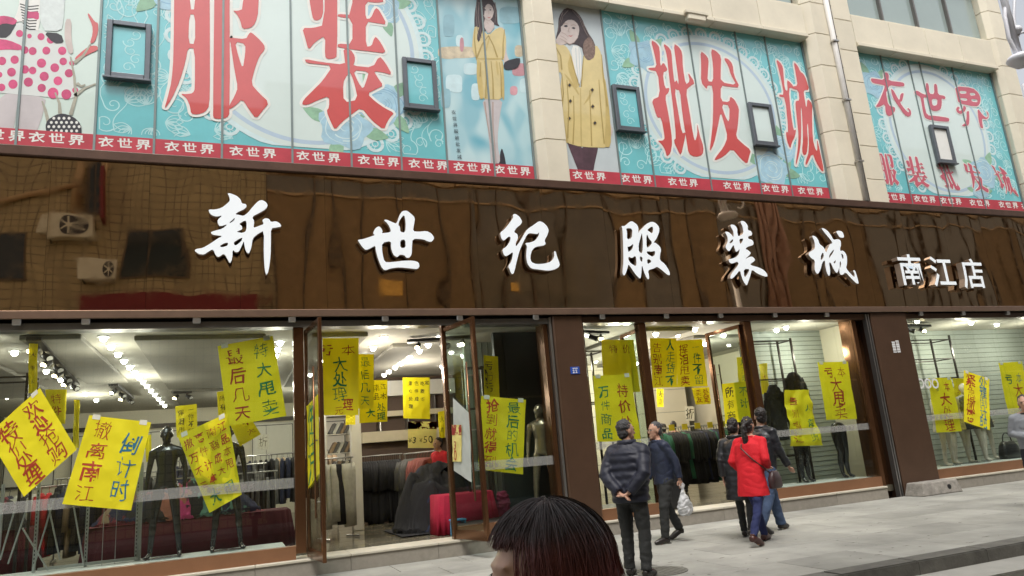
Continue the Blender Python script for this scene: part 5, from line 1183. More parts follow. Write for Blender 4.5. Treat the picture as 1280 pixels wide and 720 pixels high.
def cloth_table(label, cx, cy_, w_, d_, h, m):
    t = thing('cloth_covered_table', label, 'table', (cx, cy_, FZ)); b_ = NB(); n = 80; rg = []
    for lv, (z, ex) in enumerate(((FZ+.01, .06), (FZ+h*.5, .035), (FZ+h-.02, .005), (FZ+h, -.02))):
        ring = []
        for k in range(n):
            a = 2*math.pi*k/n; c_, s_ = math.cos(a), math.sin(a); e = .25
            wv = (.035*math.sin(k*1.9)+.02*math.sin(k*.83+1))*max(0, (2.3-lv)/2.3)
            ring.append(b_.verts.new((cx+math.copysign(abs(c_)**e, c_)*(w_/2+ex+wv), cy_+math.copysign(abs(s_)**e, s_)*(d_/2+ex+wv), z)))
        rg.append(ring)
    for i in range(3):
        for k in range(n): b_.faces.new((rg[i][k], rg[i][(k+1) % n], rg[i+1][(k+1) % n], rg[i+1][k]))
    b_.faces.new(rg[-1]); b_.faces.new(rg[0][::-1]); obj('cover', b_, m, t, True); return t
M_WINE = fab('wine_cover', (.085, .010, .018)); M_CRIM = fab('crimson_cover', (.38, .010, .04))
cloth_table('long table under a dark red cloth behind the black mannequins', -.55, 2.15, 2.9, .9, .62, M_WINE)
heap('clothes_heap', 'heap of mixed coloured clothes on the dark red table behind the black mannequins', -.75, 2.1, FZ+.62, 1.15, .38, .38, [fab('salmon', (.34, .13, .09)), fab('deep_red', (.30, .015, .02)), BLK, BLK, fab('mint', (.10, .22, .18)), WIN, WIN, fab('magenta', (.45, .04, .16)), TAN, GRY, NVY, WIN], 26, 3)
cloth_table('table under a crimson cloth just inside the main entrance', 3.62, 1.35, .95, .8, .62, M_CRIM)
heap('clothes_heap', 'big heap of black clothes beside the crimson table inside the main entrance', 3.45, 2.15, FZ+.02, .80, .75, .98, [BLK, BLK, NVY, fab('near_black', (.022, .022, .024)), BLK], 40, 8)
cloth_table('table of folded clothes at the far left window', -3.6, 2.6, 1.6, .8, .7, M_WINE)
heap('clothes_heap', 'heap of dark red and black clothes at the far left of the left window', -3.6, 2.5, FZ+.7, .7, .35, .4, [WIN, BLK, RED_, BLK], 12, 12)
# striped cloth behind the right door leaf
t = tag(obj('striped_bundle', remesh(loft(NB(), [(4.25, 1.05, FZ, .12, .10), (4.25, 1.05, .5, .13, .11), (4.25, 1.05, .72, .12, .09), (4.25, 1.05, .8, .07, .06)], 20, 3), .014, 1, .02, 9), fab('dark_magenta', (.20, .02, .06)), None, True), 'dark pink bundle of cloth behind the right door leaf', 'cloth bundle')
# blue stool
q = P(562, 668, .62); t = thing('plastic_stool', 'small light blue plastic stool by the crimson table cloth', 'stool', (3.36, .72, FZ))
M_BLUE = mat('blue_plastic', (.10, .38, .68), .35, 0, .04)
obj('seat', bevel(bx(3.24, 3.48, .62, .84, FZ+.22, FZ+.25), .01), M_BLUE, t)
for sx in (3.255, 3.435):
    for sy in (.635, .795): obj('leg', bevel(bx(sx, sx+.035, sy, sy+.03, FZ, FZ+.219), .005), M_BLUE, t)
# shelf unit with slanted clothes and the white column
q = P(427, 545, 4.6); t = thing('shelf_unit', 'white shelf unit with slanted stacks of clothes inside the main entrance', 'shelf', (q.x, 4.6, FZ))
M_SHELF = mat('white_shelf', (.62, .60, .54), .5, 0, .04)
for sx in (-.33, .31): obj('side_panel', bx(q.x+sx, q.x+sx+.02, 4.5, 4.9, FZ, 2.85), M_SHELF, t)
for k in range(6):
    z = .55+k*.38; sh = obj('shelf_board', bx(q.x-.309, q.x+.309, 4.5, 4.9, z, z+.02), M_SHELF, t)
    for j in range(7):
        b_ = bx(-.03, .03, -.16, .16, 0, .24); M = Matrix.Translation((q.x-.24+j*.075, 4.68, z+.022)) @ Matrix.Rotation(.5, 4, 'Y')
        for v in b_.verts: v.co = M @ v.co
        bevel(b_, .008); obj('folded_garment', b_, [GRY, CRM, GRY, TAN][(j+k) % 4], sh)
q = P(445, 570, 3.9); tag(obj('white_column', bevel(bx(q.x-.10, q.x+.10, 3.8, 4.0, FZ, CZ-.001), .01), M_SHELF), 'slim white column inside the main entrance', 'column')
# beige wall shelves behind the coats
t = thing('wall_shelves', 'beige and brown wall shelves above the coats behind the main entrance', 'shelf', (3.9, 7.2, FZ)); M_BEI = mat('beige_panel', (.55, .48, .33), .5, 0, .05)
for z0, z1 in ((1.95, 2.2), (2.55, 2.68), (3.05, 3.42)): obj('fascia_board', bx(2.95, 5.35, 7.05, 7.39, z0, z1), M_BEI if z0 < 3 else M_SHELF, t)
for x in (3.4, 4.1, 4.8): obj('divider', bx(x-.015, x+.015, 7.08, 7.39, 2.21, 3.04), M_STEEL, t)
# suitcase-like speaker box by the door
q = P(848, 640, .45); t = thing('black_case', 'tall black box standing in the second entrance behind the man with the white bag', 'box', (7.25, .55, FZ))
obj('case_body', bevel(bx(7.08, 7.42, .40, .66, FZ+.03, .95), .02, 2), M_BLACK, t); obj('handle', tube(NB(), [(7.15, .53, .95), (7.15, .53, 1.0), (7.35, .53, 1.0), (7.35, .53, .95)], .01, 6), M_STEEL, t)
for x in (7.11, 7.39): obj('wheel', tube(NB(), [(x-.015, .53, FZ+.03), (x+.015, .53, FZ+.03)], .03, 12), M_BLACK, t)
# dark handbag on the platform at far right
q = P(1262, 565, .7); t = thing('handbag', 'black handbag on the platform behind the man in grey jumper', 'handbag', (q.x, .7, .4))
b_ = NB(); loft(b_, [(q.x, .7, .401, .27, .12), (q.x, .7, .5, .29, .13), (q.x, .7, .68, .24, .11), (q.x, .7, .78, .16, .07)], 24, 3); obj('bag_body', b_, M_BLACK, t, True)
obj('bag_handle', tube(NB(), [(q.x+.14*math.cos(a), .7, .78+.18*math.sin(a)) for a in [math.pi*k/10 for k in range(11)]], .012, 8), M_BLACK, t, True)

# ------------------------------------------------------------------ papers
M_YPAPER = mat('yellow_paper', (.93, .84, .02), .55, 0, .04, 3, trans=.3); M_WPAPER = mat('white_paper', (.62, .66, .64), .6, 0, .05, 3, trans=.25)
INK = {'r': mat('red_ink', (.42, .04, .012), .6, 0, .25, 30), 'g': mat('green_ink', (.015, .22, .08), .6, 0, .3, 30), 'b': mat('blue_green_ink', (.02, .16, .26), .6, 0, .3, 30), 'k': mat('dark_ink', (.06, .05, .015), .6, 0, .3, 30)}
def paper(label, quad, y, texts, seed, bulge=.02, mpap=None, cat='paper sign', frame=None, side=-1):
    """quad = TL, TR, BR, BL in photo pixels on the plane y; texts = (string, ink, u, v0, v1, size[, u1]) columns"""
    C_ = [P(a, b, y) for a, b in quad] if frame is None else [frame(a, b) for a, b in quad]
    tl, tr, br, bl = C_; nrm = (tr-tl).cross(bl-tl).normalized(); nrm = nrm if nrm.y < 0 else -nrm
    if frame is not None: nrm = nrm if nrm.x < 0 else -nrm
    W_ = (tr-tl).length; H_ = (bl-tl).length
    def f(u, v, lift=0.0):
        p_ = tl.lerp(tr, u).lerp(bl.lerp(br, u), v)
        d = bulge*(noise.noise(Vector((u*1.7+seed, v*2.2, seed*.7)))+.45*noise.noise(Vector((u*5+seed, v*6, 3))))
        d += .004*noise.noise(Vector((u*17, v*19, seed)))-.010*abs(noise.noise(Vector((u*3.1+seed*2, v*1.2+u, 9))))-.008*abs(noise.noise(Vector((u*1.5-v*2, v*4+seed, 17))))+.010*(u*(1-u))**.5
        return p_+nrm*(d+bulge*.85+.002+lift)
    b_ = NB(); nx, nz_ = 24, 32; g = [[b_.verts.new(f(i/nx, j/nz_)) for i in range(nx+1)] for j in range(nz_+1)]
    for j in range(nz_):
        for i in range(nx): b_.faces.new((g[j][i], g[j+1][i], g[j+1][i+1], g[j][i+1]))
    g = [[b_.verts.new(v.co-nrm*.0008) for v in row] for row in g]
    for j in range(nz_):
        for i in range(nx): b_.faces.new((g[j][i], g[j][i+1], g[j+1][i+1], g[j+1][i]))
    o = obj('paper_sign', b_, mpap or M_YPAPER, None, True); tag(o, label, cat)
    if W_ > .5 and y < .3 and frame is None:
        for u, v in ((.12, .01), (.88, .01)):
            tb = NB(); tb.faces.new([tb.verts.new(f(min(1, max(0, u+a)), max(0, v+b), .004)+Vector((0, 0, .02 if b < 0 else 0))) for a, b in ((-.06, -.03), (-.06, .03), (.06, .03), (.06, -.03))]); obj('tape', tb, mat('clear_tape', (.75, .74, .62), .3, 0, .03), o)
    by = {}
    for i, (s, ink, u, v0, v1, sz) in enumerate(texts):
        bm = by.setdefault(ink, NB()); n = len(s)
        for k, ch in enumerate(s):
            if ch == ' ': continue
            vc = v0+(v1-v0)*(k+.5)/n; hu, hv = sz/2, sz*W_/H_/2*1.05
            put_glyph(bm, ch, lambda a, b: f(min(1, max(0, u+(a-.5)*2*hu)), min(1, max(0, vc-(b-.5)*2*hv)), .0030), ((seed+i+k) % 3-1)*.012, .75, seed*31+i*7+k)
    for ink, bm in by.items():
        obj('handwriting', bm, INK[ink], o)
    return o
A_ = 'yellow paper with red writing tilted to the left at the left edge of the photo'
paper(A_, [(-16,544), (50,485), (96,562), (30,621)], .150, [('欢迎抢购', 'r', .74, .04, .96, .30), ('特价处理', 'r', .28, .06, .98, .30)], 1, .010)
paper('bright yellow paper with red and teal writing, second from left, stuck outside the glass', [(112,519), (189,528), (164,638), (78,630)], .120, [('倒计时', 'b', .76, .14, .92, .33), ('撤离南江', 'r', .27, .03, .98, .30)], 2)
paper('large yellow paper high in the left window, green and red writing', [(272,433), (341,420), (358,520), (285,533)], .225, [('特大甩卖', 'g', .74, .04, .98, .30), ('最后几天', 'r', .27, .06, .98, .30)], 3)
paper('crooked yellow paper with many small dark red words before the second black mannequin', [(222,545), (284,517), (302,618), (262,641)], .225, [('撤万不亏', 'r', .14, .05, .78, .20), ('离件计本', 'r', .38, .05, .74, .20), ('南商成大', 'r', .62, .05, .70, .20), ('江品本甩', 'r', .85, .05, .66, .20), ('大', 'g', .30, .76, .97, .30), ('甩', 'g', .72, .74, .95, .30)], 4, .05)
paper('small yellow paper peeking out right of the crooked paper', [(283,520), (312,520), (326,543), (300,558)], .55, [('不大', 'r', .7, .1, .9, .4)], 5)
paper('yellow paper hanging far behind between the black mannequins', [(219,508), (246,505), (247,545), (221,547)], 2.8, [('一件不留', 'k', .72, .05, .95, .30), ('挥泪甩', 'k', .25, .1, .9, .30)], 6)
paper('narrow yellow paper hanging beside the mannequin head', [(271,490), (284,488), (286,520), (273,522)], 2.5, [('所有', 'k', .5, .1, .8, .6)], 7)
paper('long thin yellow paper strip hanging from the ceiling at the left', [(37,430), (48,430), (47,492), (36,492)], .9, [('大甩卖', 'k', .5, .1, .9, .6)], 8, .05)
paper('yellow paper partly hidden behind the tilted paper', [(57,487), (84,487), (82,530), (60,530)], 1.8, [('特件', 'r', .5, .1, .8, .6)], 9)
paper('thin yellow paper edge right of the second paper', [(181,545), (189,543), (190,575), (183,578)], 2.4, [], 10)
paper('narrow yellow strip hanging above the tilted paper', [(93,500), (100,500), (99,560), (92,560)], 1.6, [], 110, .05)
# main entrance
paper('big yellow paper with green words hanging at the left of the main entrance', [(403,423), (448,423), (448,519), (403,519)], .70, [('亏本', 'r', .0, .0, .0, .0)][:0]+[('亏', 'r', .10, .05, .27, .36), ('本', 'r', .70, .05, .27, .36), ('大处理', 'g', .48, .25, .83, .42), ('理', 'r', .70, .80, .93, .32), ('元', 'r', .45, .88, 1.0, .26)], 11)
paper('narrow yellow paper with four green words beside the big one', [(447,443), (467,443), (467,511), (447,511)], .95, [('最后几天', 'g', .45, .03, .97, .62)], 12)
paper('yellow paper with green words behind the narrow one', [(449,476), (484,475), (484,527), (449,529)], 1.7, [('处理', 'g', .78, .55, .97, .3), ('大', 'g', .40, .6, .95, .3), ('南品', 'k', .6, .08, .5, .25), ('江木', 'k', .85, .05, .5, .22)], 13)
paper('yellow paper with small dark lines hanging in the middle of the main entrance', [(503,472), (537,472), (537,524), (504,523)], 2.4, [('清仓处理', 'k', .28, .05, .8, .16), ('色件成', 'k', .5, .05, .62, .16), ('绝质本', 'k', .72, .05, .62, .16), ('定', 'k', .88, .05, .2, .16)], 14)
paper('thin yellow paper hanging behind the red price sign', [(547,515), (557,513), (556,547), (549,548)], 3.2, [('大卖', 'k', .5, .1, .9, .7)], 15)
paper('small orange yellow label above the white shelf', [(432,519), (444,518), (444,531), (432,531)], 3.6, [], 16)
# price signs
def price_sign(label, quad, y, head, body, frame=None):
    o = paper(label, quad, y, body, 40, .003, mat('pale_yellow_card', (.72, .62, .20), .5, 0, .05), 'price sign', frame)
    C_ = [P(a, b, y-.006) for a, b in quad] if frame is None else [frame(a, b)+Vector((-.006, 0, 0)) for a, b in quad]
    tl, tr, br, bl = C_; b_ = NB(); v = [b_.verts.new(q) for q in (tl, tl.lerp(bl, .28), tr.lerp(br, .28), tr)]; b_.faces.new(v)
    bmesh.ops.solidify(b_, geom=b_.faces[:], thickness=.001); obj('red_header', b_, mat('red_card', (.55, .03, .03), .5, 0, .05), o)
    return o
price_sign('price sign with red header reading three for fifty in the main entrance', [(510,527), (546,527), (545,560), (510,560)], 3.0, 'POP', [('¥', 'k', .12, .5, .9, .22), ('3', 'k', .30, .45, .95, .30), ('¥', 'k', .50, .5, .9, .2), ('5', 'k', .68, .42, .92, .32), ('0', 'k', .88, .42, .92, .32)])
# papers on the open door leaves (drawn on the leaf planes)
def leafframe(hx, hy, ang, off):
    d = Vector((math.cos(ang), math.sin(ang), 0)); n_ = Vector((-d.y, d.x, 0)); n_ = n_ if n_.x < 0 else -n_; o_ = Vector((hx, hy, 0))+n_*off
    def fr(px, py):
        ray = fwd + r2*((px-640)/FPX) + u2*((360-py)/FPX); c0 = Vector((0, CAM_Y, CAM_H))
        t_ = (o_-c0).dot(n_)/ray.dot(n_); return c0+ray*t_
    return fr
paper('yellow paper seen edge-on on the left door leaf', [(384,508), (398,493), (400,592), (386,611)], 0, [('件件万', 'g', .40, .05, .95, .6)], 17, .01, None, 'paper sign', leafframe(1.02, .16, R(-84), .012))
paper('white sheet of paper on the right door leaf', [(567,497), (588,517), (590,603), (568,588)], 0, [], 18, .01, M_WPAPER, 'paper sign', leafframe(3.13, .16, R(-76), .012))
price_sign('small price sign with red header on the right door leaf', [(565,531), (577,531), (577,577), (566,577)], 0, '', [('30', 'r', .5, .4, .95, .7)], leafframe(3.13, .16, R(-76), .035))
paper('yellow paper with red and green words on the pane beside the right door leaf', [(601,495), (657,500), (653,593), (597,587)], .225, [('最后的机会', 'g', .73, .03, .97, .28), ('抢到就得到', 'r', .25, .03, .97, .28)], 19)
paper('yellow strip of paper behind the right door leaf', [(604,444), (622,446), (624,497), (605,496)], 1.0, [('亏万亏', 'k', .35, .1, .9, .6)], 20)
# second window
paper('upper yellow paper hanging behind in the window left of the second entrance', [(751,425), (791,425), (800,490), (754,490)], .9, [('特', 'r', .35, .08, .28, .26), ('价', 'r', .75, .08, .28, .26)], 21)
paper('yellow paper with red and green words beside the blue number plate', [(741,470), (788,468), (801,553), (746,552)], .225, [('特价处理', 'r', .72, .12, 1.05, .30), ('万件商品', 'g', .24, .14, .98, .26)], 22)
paper('yellow paper left of the pair hanging over the second entrance', [(812,423), (845,423), (846,484), (815,485)], .75, [('人走货不', 'g', .75, .02, .98, .36), ('告别南江', 'r', .25, .08, .98, .36)], 23)
paper('yellow paper right of the pair hanging over the second entrance', [(845,426), (877,424), (884,483), (846,484)], .77, [('一件不留', 'g', .72, .06, .96, .34), ('挥泪甩卖', 'r', .25, .08, .98, .34)], 24)
paper('small yellow paper deep inside above the dark heads', [(804,474), (813,474), (813,492), (805,492)], 3, [('件', 'k', .5, .1, .9, .8)], 25)
paper('small yellow paper deep inside right of the second entrance frame', [(820,486), (829,486), (829,509), (821,509)], 3, [('大江', 'k', .5, .1, .9, .7)], 26)
paper('small orange yellow paper below the hanging pair', [(864,485), (886,484), (888,505), (869,506)], 2.2, [('卖友', 'r', .3, .1, .9, .35), ('处定', 'r', .75, .1, .9, .35)], 27)
paper('yellow paper with dark words behind the walking couple', [(902,480), (936,476), (942,525), (906,530)], .60, [('不计', 'g', .72, .1, .7, .32), ('所有商', 'k', .24, .08, .98, .3)], 28)
paper('yellow paper hanging half behind the brown frame of the second entrance', [(920,447), (938,445), (942,478), (923,480)], 1.4, [('月百走', 'g', .4, .05, .95, .4)], 29)
paper('narrow yellow paper in the window behind the frame', [(948,455), (958,454), (961,492), (952,493)], 1.5, [('大', 'r', .5, .3, .6, .6)], 30)
paper('narrow yellow paper left of the hanging black coat', [(960,452), (967,451), (965,474), (962,474)], 1.9, [], 31)
# white sign with the word for discount
paper('white paper with one dark word on the back wall of the second entrance', [(856,508), (868,508), (868,526), (857,526)], 5.6, [('折', 'k', .5, .1, .9, .9)], 32, .003, mat('cream_paper', (.78, .74, .62), .6, 0, .03))
paper('white paper with one dark word on the far wall behind the left window', [(322,543), (336,543), (336,562), (322,562)], 8.0, [('折', 'k', .5, .1, .9, .9)], 33, .003, MATS['cream_paper'])
# third and right window
paper('yellow paper draped over a form behind the glass right of the second entrance', [(978,488), (1006,488), (1024,557), (984,558)], .45, [('人走货', 'g', .78, .2, .98, .26), ('告别南江', 'r', .30, .08, .99, .30)], 34, .10)
paper('flat yellow paper with five red words left of the wide brown pillar', [(1021,453), (1059,452), (1070,524), (1032,525)], .225, [('亏', 'r', .32, .09, .27, .26), ('本', 'r', .72, .09, .27, .26), ('大甩卖', 'r', .50, .28, .99, .40)], 35)
paper('yellow paper leftmost in the right window', [(1159,473), (1188,472), (1202,539), (1170,541)], .225, [('亏', 'g', .28, .06, .28, .28), ('本', 'r', .72, .06, .28, .28), ('大处理', 'r', .55, .28, .99, .42)], 36)
paper('yellow paper with red and blue words in the middle of the right window', [(1204,463), (1236,474), (1236,538), (1204,527)], .135, [('处理倒计时', 'b', .75, .02, .98, .32), ('紧急撤离', 'r', .26, .04, .96, .36)], 37)
paper('yellow paper at the right edge beside the man in grey', [(1247,454), (1276,452), (1290,517), (1259,518)], .225, [('处理', 'r', .5, .04, .2, .25)][:0]+[('亏', 'g', .30, .22, .42, .28), ('本', 'b', .72, .22, .42, .28), ('大处', 'r', .6, .42, .9, .38)], 38)
paper('yellow paper behind the middle paper of the right window', [(1190,473), (1204,473), (1208,505), (1194,506)], .9, [('卖', 'r', .5, .2, .6, .6)], 39)
# ------------------------------------------------------------------ people
M_SKIN = mat('skin', (.52, .30, .21), .5, 0, .06, 12, sub=.05)
M_HAIRB = mat('black_hair', (.018, .014, .013), .45, 0, .3, 60, .6, 160, stretch=(1, 1, .2)); M_HAIRG = mat('grey_black_hair', (.055, .053, .055), .55, 0, .4, 70, .6, 160)
M_SHOE = mat('dark_shoe_leather', (.02, .016, .014), .35, 0, .2); M_SHOEB = mat('brown_shoe_leather', (.07, .025, .02), .35, 0, .2)
def cloth_mesh(J, sh, rad_t, rad_a, rad_l, hem, coat=None, quilt=0, seed=0, voxel=.012, fold=.008):
    """upper garment grown over the joints: torso loft, sleeves; hem gives the height of the lower edge"""
    bm = NB(); V = {k: Vector(v) for k, v in J.items() if isinstance(v, tuple)}
    pel, nk = V['pelvis'], V['neck']; sd = (V['shL']-V['shR']).normalized(); ang = math.atan2(sd.y, sd.x)
    L = nk.z-hem; n = 44; rings = []
    for i in range(n+1):
        z = hem+L*i/n*1.0; u = (z-pel.z)/(nk.z-pel.z); c = pel.lerp(nk, max(0, u)) if u > 0 else pel+Vector((0, 0, z-pel.z))
        us = max(0, min(1, (u-.74)/.27)); w_ = (.165+.02*math.sin(max(0, min(1, u))*3.1))*(1-.60*us*us*(3-2*us)); d_ = .122 if u < .80 else .122*(1-(u-.80)/.2*.42)
        if u < 0: w_ = .165+.07*min(1, -u)*(coat or 0); d_ = .122+.06*min(1, -u)*(coat or 0)
        q = 1+(quilt*abs(math.sin(z*math.pi/.085)) if quilt else 0)
        rings.append((c.x, c.y, z, w_*rad_t*q, d_*rad_t*q, 0, ang))
    loft(bm, rings, 28, 2.3)
    for s in 'LR':
        a, e, w_ = V['sh'+s], V['elb'+s], V['wr'+s]; pts, rs = [], []
        for i in range(13):
            u = i/12; p_ = a.lerp(e, u*2) if u < .5 else e.lerp(w_.lerp(e, .04), (u-.5)*2); r = (.068-.022*u)*rad_a*(1+(quilt*1.4*abs(math.sin(u*6.5*math.pi/1.3)) if quilt else 0)); pts.append(p_); rs.append(r)
        tube(bm, pts, rs, 14); ball(bm, a, .07*rad_a); ball(bm, e, .052*rad_a); inner = nk.lerp(a, .22)-Vector((0,0,.045)); tube(bm, [inner, nk.lerp(a, .6)-Vector((0,0,.012)), a], [.070*rad_a, .068*rad_a, .068*rad_a], 12)
    return remesh(bm, voxel, 1, fold, 7, seed)
def trousers_mesh(J, rad, seed, flare=1.0, voxel=.012):
    bm = NB(); V = {k: Vector(v) for k, v in J.items() if isinstance(v, tuple)}
    loft(bm, [(V['pelvis'].x, V['pelvis'].y, V['pelvis'].z-.14, .15*rad, .115*rad, 0, math.pi/2), (V['pelvis'].x, V['pelvis'].y, V['pelvis'].z, .165*rad, .125*rad, 0, math.pi/2), (V['pelvis'].x, V['pelvis'].y, V['pelvis'].z+.12, .155*rad, .115*rad, 0, math.pi/2)], 20, 2.2)
    for s in 'LR':
        h_, k, a = V['hip'+s], V['knee'+s], V['ank'+s]; tube(bm, [h_, h_.lerp(k, .5), k, k.lerp(a, .5), a+(a-k).normalized()*.015], [.098*rad, .088*rad, .072*rad*flare, .066*rad*flare, .062*rad*flare], 14); ball(bm, k, .072*rad*flare)
    return remesh(bm, voxel, 1, .009, 8, seed)
def shoe(J, s, m, t, heel=0, W=None):
    V = {k: Vector(v) for k, v in J.items() if isinstance(v, tuple)}; a, b = V['ank'+s], V['toe'+s]; d = (b-a); back = a-Vector((d.x, d.y, 0)).normalized()*.055
    bm = NB(); z0 = min(a.z-.05, b.z)
    tube(bm, [Vector((back.x, back.y, a.z-.045)), Vector((a.x, a.y, a.z-.035)), a.lerp(b, .55)-Vector((0,0,.012)), Vector((b.x, b.y, b.z)), Vector((b.x, b.y, b.z-.005))+Vector((d.x, d.y, 0)).normalized()*.05], [.036, .046, .044, .038, .02], 12)
    tube(bm, [Vector((a.x, a.y, a.z-.03)), Vector((a.x, a.y, a.z+.02))], [.042, .043], 12)
    me = remesh(bm, .009, 1); zs = min(v.co.z for v in me.vertices)
    for v in me.vertices: v.co.z = max(v.co.z, zs+.008)
    o = obj('shoe', me, m, t, True, local=True)
    zb = zs+.008
    if a.z-b.z > .09: return
    bm = NB(); tube(bm, [Vector((back.x, back.y, zb)), Vector((back.x, back.y, zb-.012-heel))], [.034, .030], 12); obj('shoe_heel', bm, M_BLACK, o, False, local=True)
def hair_cap(hp, M, hk, t, m, back=.014, up=.018, s=1.0, seed=0, shape='short'):
    bm = NB()
    ball(bm, hp(-.012-back, 0, .03+up), .100*hk*s, .083*hk*s, .098*hk*s, M, 22, 16)
    ball(bm, hp(-.045, 0, -.01), .068*hk*s, .078*hk*s, .085*hk*s, M, 18, 12)
    if shape == 'bald': pass
    if shape == 'pony':
        ball(bm, hp(-.11, 0, .045), .035, .035, .035); pts = [hp(-.12, 0, .045), hp(-.165, 0, .0), hp(-.17, .0, -.10), hp(-.15, 0, -.22), hp(-.145, 0, -.33), hp(-.15, 0, -.38)]
        tube(bm, pts, [.025, .038, .042, .038, .026, .008], 12)
    if shape == 'bun': ball(bm, hp(-.12, 0, -.01), .05, .05, .045)
    if shape == 'long':
        tube(bm, [hp(-.05, 0, .03), hp(-.085, 0, -.05), hp(-.09, 0, -.15)], [.09, .075, .05], 14)
    me = remesh(bm, .008, 1, .008, 34, seed); 
    return obj('hair', me, m, t, True, local=True)
def person(label, x, y, z, rz, h, J, hair, upper, lower, shoes=M_SHOE, rad=1.0, skin=None, shape='short', extra=None, **kw):
    t = thing('person', label, 'person', (x, y, z), rz)
    hk = h/1.72; me, hp, M = blend_body(J, .88*rad, hk=hk*1.02, voxel=.0085, legk=.60)
    obj('body', me, skin or M_SKIN, t, True, local=True)
    for s in (-1, 1):
        e = obj('eye', ball(NB(), hp(.083, s*.030, .012), .011, .014, .008, M), mat('eye_dark', (.02, .015, .012), .2, 0, 0), t, True, local=True)
    if hair: hair_cap(hp, M, hk, t, hair, shape=shape, seed=x, **kw)
    for nm, me_, m in (('jacket', upper[0], upper[1]), ('trousers', lower[0], lower[1])): obj(nm, me_, m, t, True, local=True)
    for s in 'LR': shoe(J, s, shoes, t)
    if extra: extra(t, J, hp, M)
    return t
def collar(t, J, m, r=.075, h=.06, wd=.016):
    nk = Vector(J['neck']); b_ = NB(); n = 28
    ri = [[b_.verts.new((nk.x+.005+math.cos(a)*(r+dr), nk.y+math.sin(a)*(r+dr)*1.05, nk.z-.04+dz)) for a in [2*math.pi*k/n for k in range(n)]] for dr, dz in ((.012, 0), (wd, h*.6), (wd*.8, h), (0, h), (-.004, h*.5), (0, 0))]
    for i in range(len(ri)):
        for k in range(n): b_.faces.new((ri[i][k], ri[i][(k+1) % n], ri[(i+1) % len(ri)][(k+1) % n], ri[(i+1) % len(ri)][k]))
    bmesh.ops.recalc_face_normals(b_, faces=b_.faces); return obj('collar', b_, m, t, True, local=True)
M_PUFF = mat('navy_puffer_nylon', (.012, .014, .028), .58, 0, .12, 5, .3, 30); M_DBLUE = mat('dark_blue_jacket_cloth', (.018, .026, .055), .6, 0, .15, 6, .4, 50)
M_BTROU = mat('black_trouser_cloth', (.018, .019, .018), .8, 0, .2, 8, .4, 60); M_NTROU = mat('navy_trouser_cloth', (.02, .022, .032), .8, 0, .2, 8, .4, 60)
M_REDC = mat('red_wool_coat', (.62, .008, .018), .8, 0, .08, 6, .35, 90); M_JEANS = mat('blue_jeans', (.055, .09, .17), .85, 0, .25, 9, .4, 80); M_JEANS2 = mat('dark_blue_jeans', (.015, .022, .085), .85, 0, .2, 9, .4, 80)
M_PUFFB = mat('black_puffer_nylon', (.012, .012, .014), .4, 0, .15, 5, .3, 30); M_GREYK = mat('grey_knit', (.26, .275, .30), .9, 0, .06, 14, .5, 120)
# man in puffer jacket, hands behind back, seen from behind
J = stand(1.66, 'behind', .10, .03, .05, R(-35))
def ex(t, J, hp, M): collar(t, J, M_PUFF, .082, .085, .024)
person('man in navy quilted puffer jacket with hands clasped behind his back, nearest the camera', 4.10, -3.55, 0, R(38), 1.66, J, M_HAIRG, (cloth_mesh(J, 1, 1.22, 1.22, 1, .77, 0, .10, 1), M_PUFF), (trousers_mesh(J, 1.05, 1), M_BTROU), M_SHOE, 1.0, extra=ex)
# man in dark blue jacket walking to the left, white bag in hand
J = stand(1.68, 'down', .10, .16, .03, R(4)); J['elbL'] = (-.08, .235, 1.10); J['wrL'] = (-.11, .24, .86); 
def ex(t, J, hp, M): 
    collar(t, J, M_DBLUE, .078, .05, .018)
    b_ = NB()
    for s in (-1, 1):
        tube(b_, [hp(.108+.0, s*.032+.018*math.cos(a), .010+.014*math.sin(a)) for a in [2*math.pi*k/12 for k in range(13)]], .0022, 5)
    tube(b_, [hp(.11, -.014, .012), hp(.11, .014, .012)], .002, 5)
    for s in (-1, 1): tube(b_, [hp(.105, s*.05, .012), hp(.02, s*.082, .012)], .002, 5)
    obj('glasses', b_, M_STEEL, t, local=True)
pB = person('balding man in dark blue jacket and glasses walking to the left with a white bag', 5.84, -1.50, 0, R(176), 1.68, J, M_HAIRG, (cloth_mesh(J, 1, 1.12, 1.08, 1, .80, 0, 0, 2), M_DBLUE), (trousers_mesh(J, 1.05, 2), M_BTROU), M_SHOE, extra=ex, back=.016, up=.016, s=1.0)
Wb = WM[pB]; hand = Wb @ (Vector(J['wrL'])+Vector((-.03, 0, -.09)))
t = thing('plastic_bag', 'white plastic carrier bag hanging from the hand of the man in dark blue jacket', 'plastic bag', (hand.x, hand.y, hand.z-.42))
b_ = NB(); x, y, z = hand
loft(b_, [(x, y, z-.42, .04, .03), (x, y, z-.40, .10, .07), (x, y, z-.31, .125, .085), (x, y, z-.22, .10, .07), (x, y, z-.12, .045, .035), (x, y, z-.04, .02, .016), (x, y, z+.02, .024, .018)], 22, 2)
obj('bag', remesh(b_, .009, 1, .016, 14, 5), mat('white_plastic_film', (.72, .73, .74), .4, 0, .04, trans=.35), t, True)
obj('bag_handle', tube(NB(), [(x-.01, y, z-.06), (x-.045, y, z+.0), (x, y, z+.045), (x+.04, y, z+.0), (x+.01, y, z-.06)], .007, 6), MATS['white_plastic_film'], t, True)
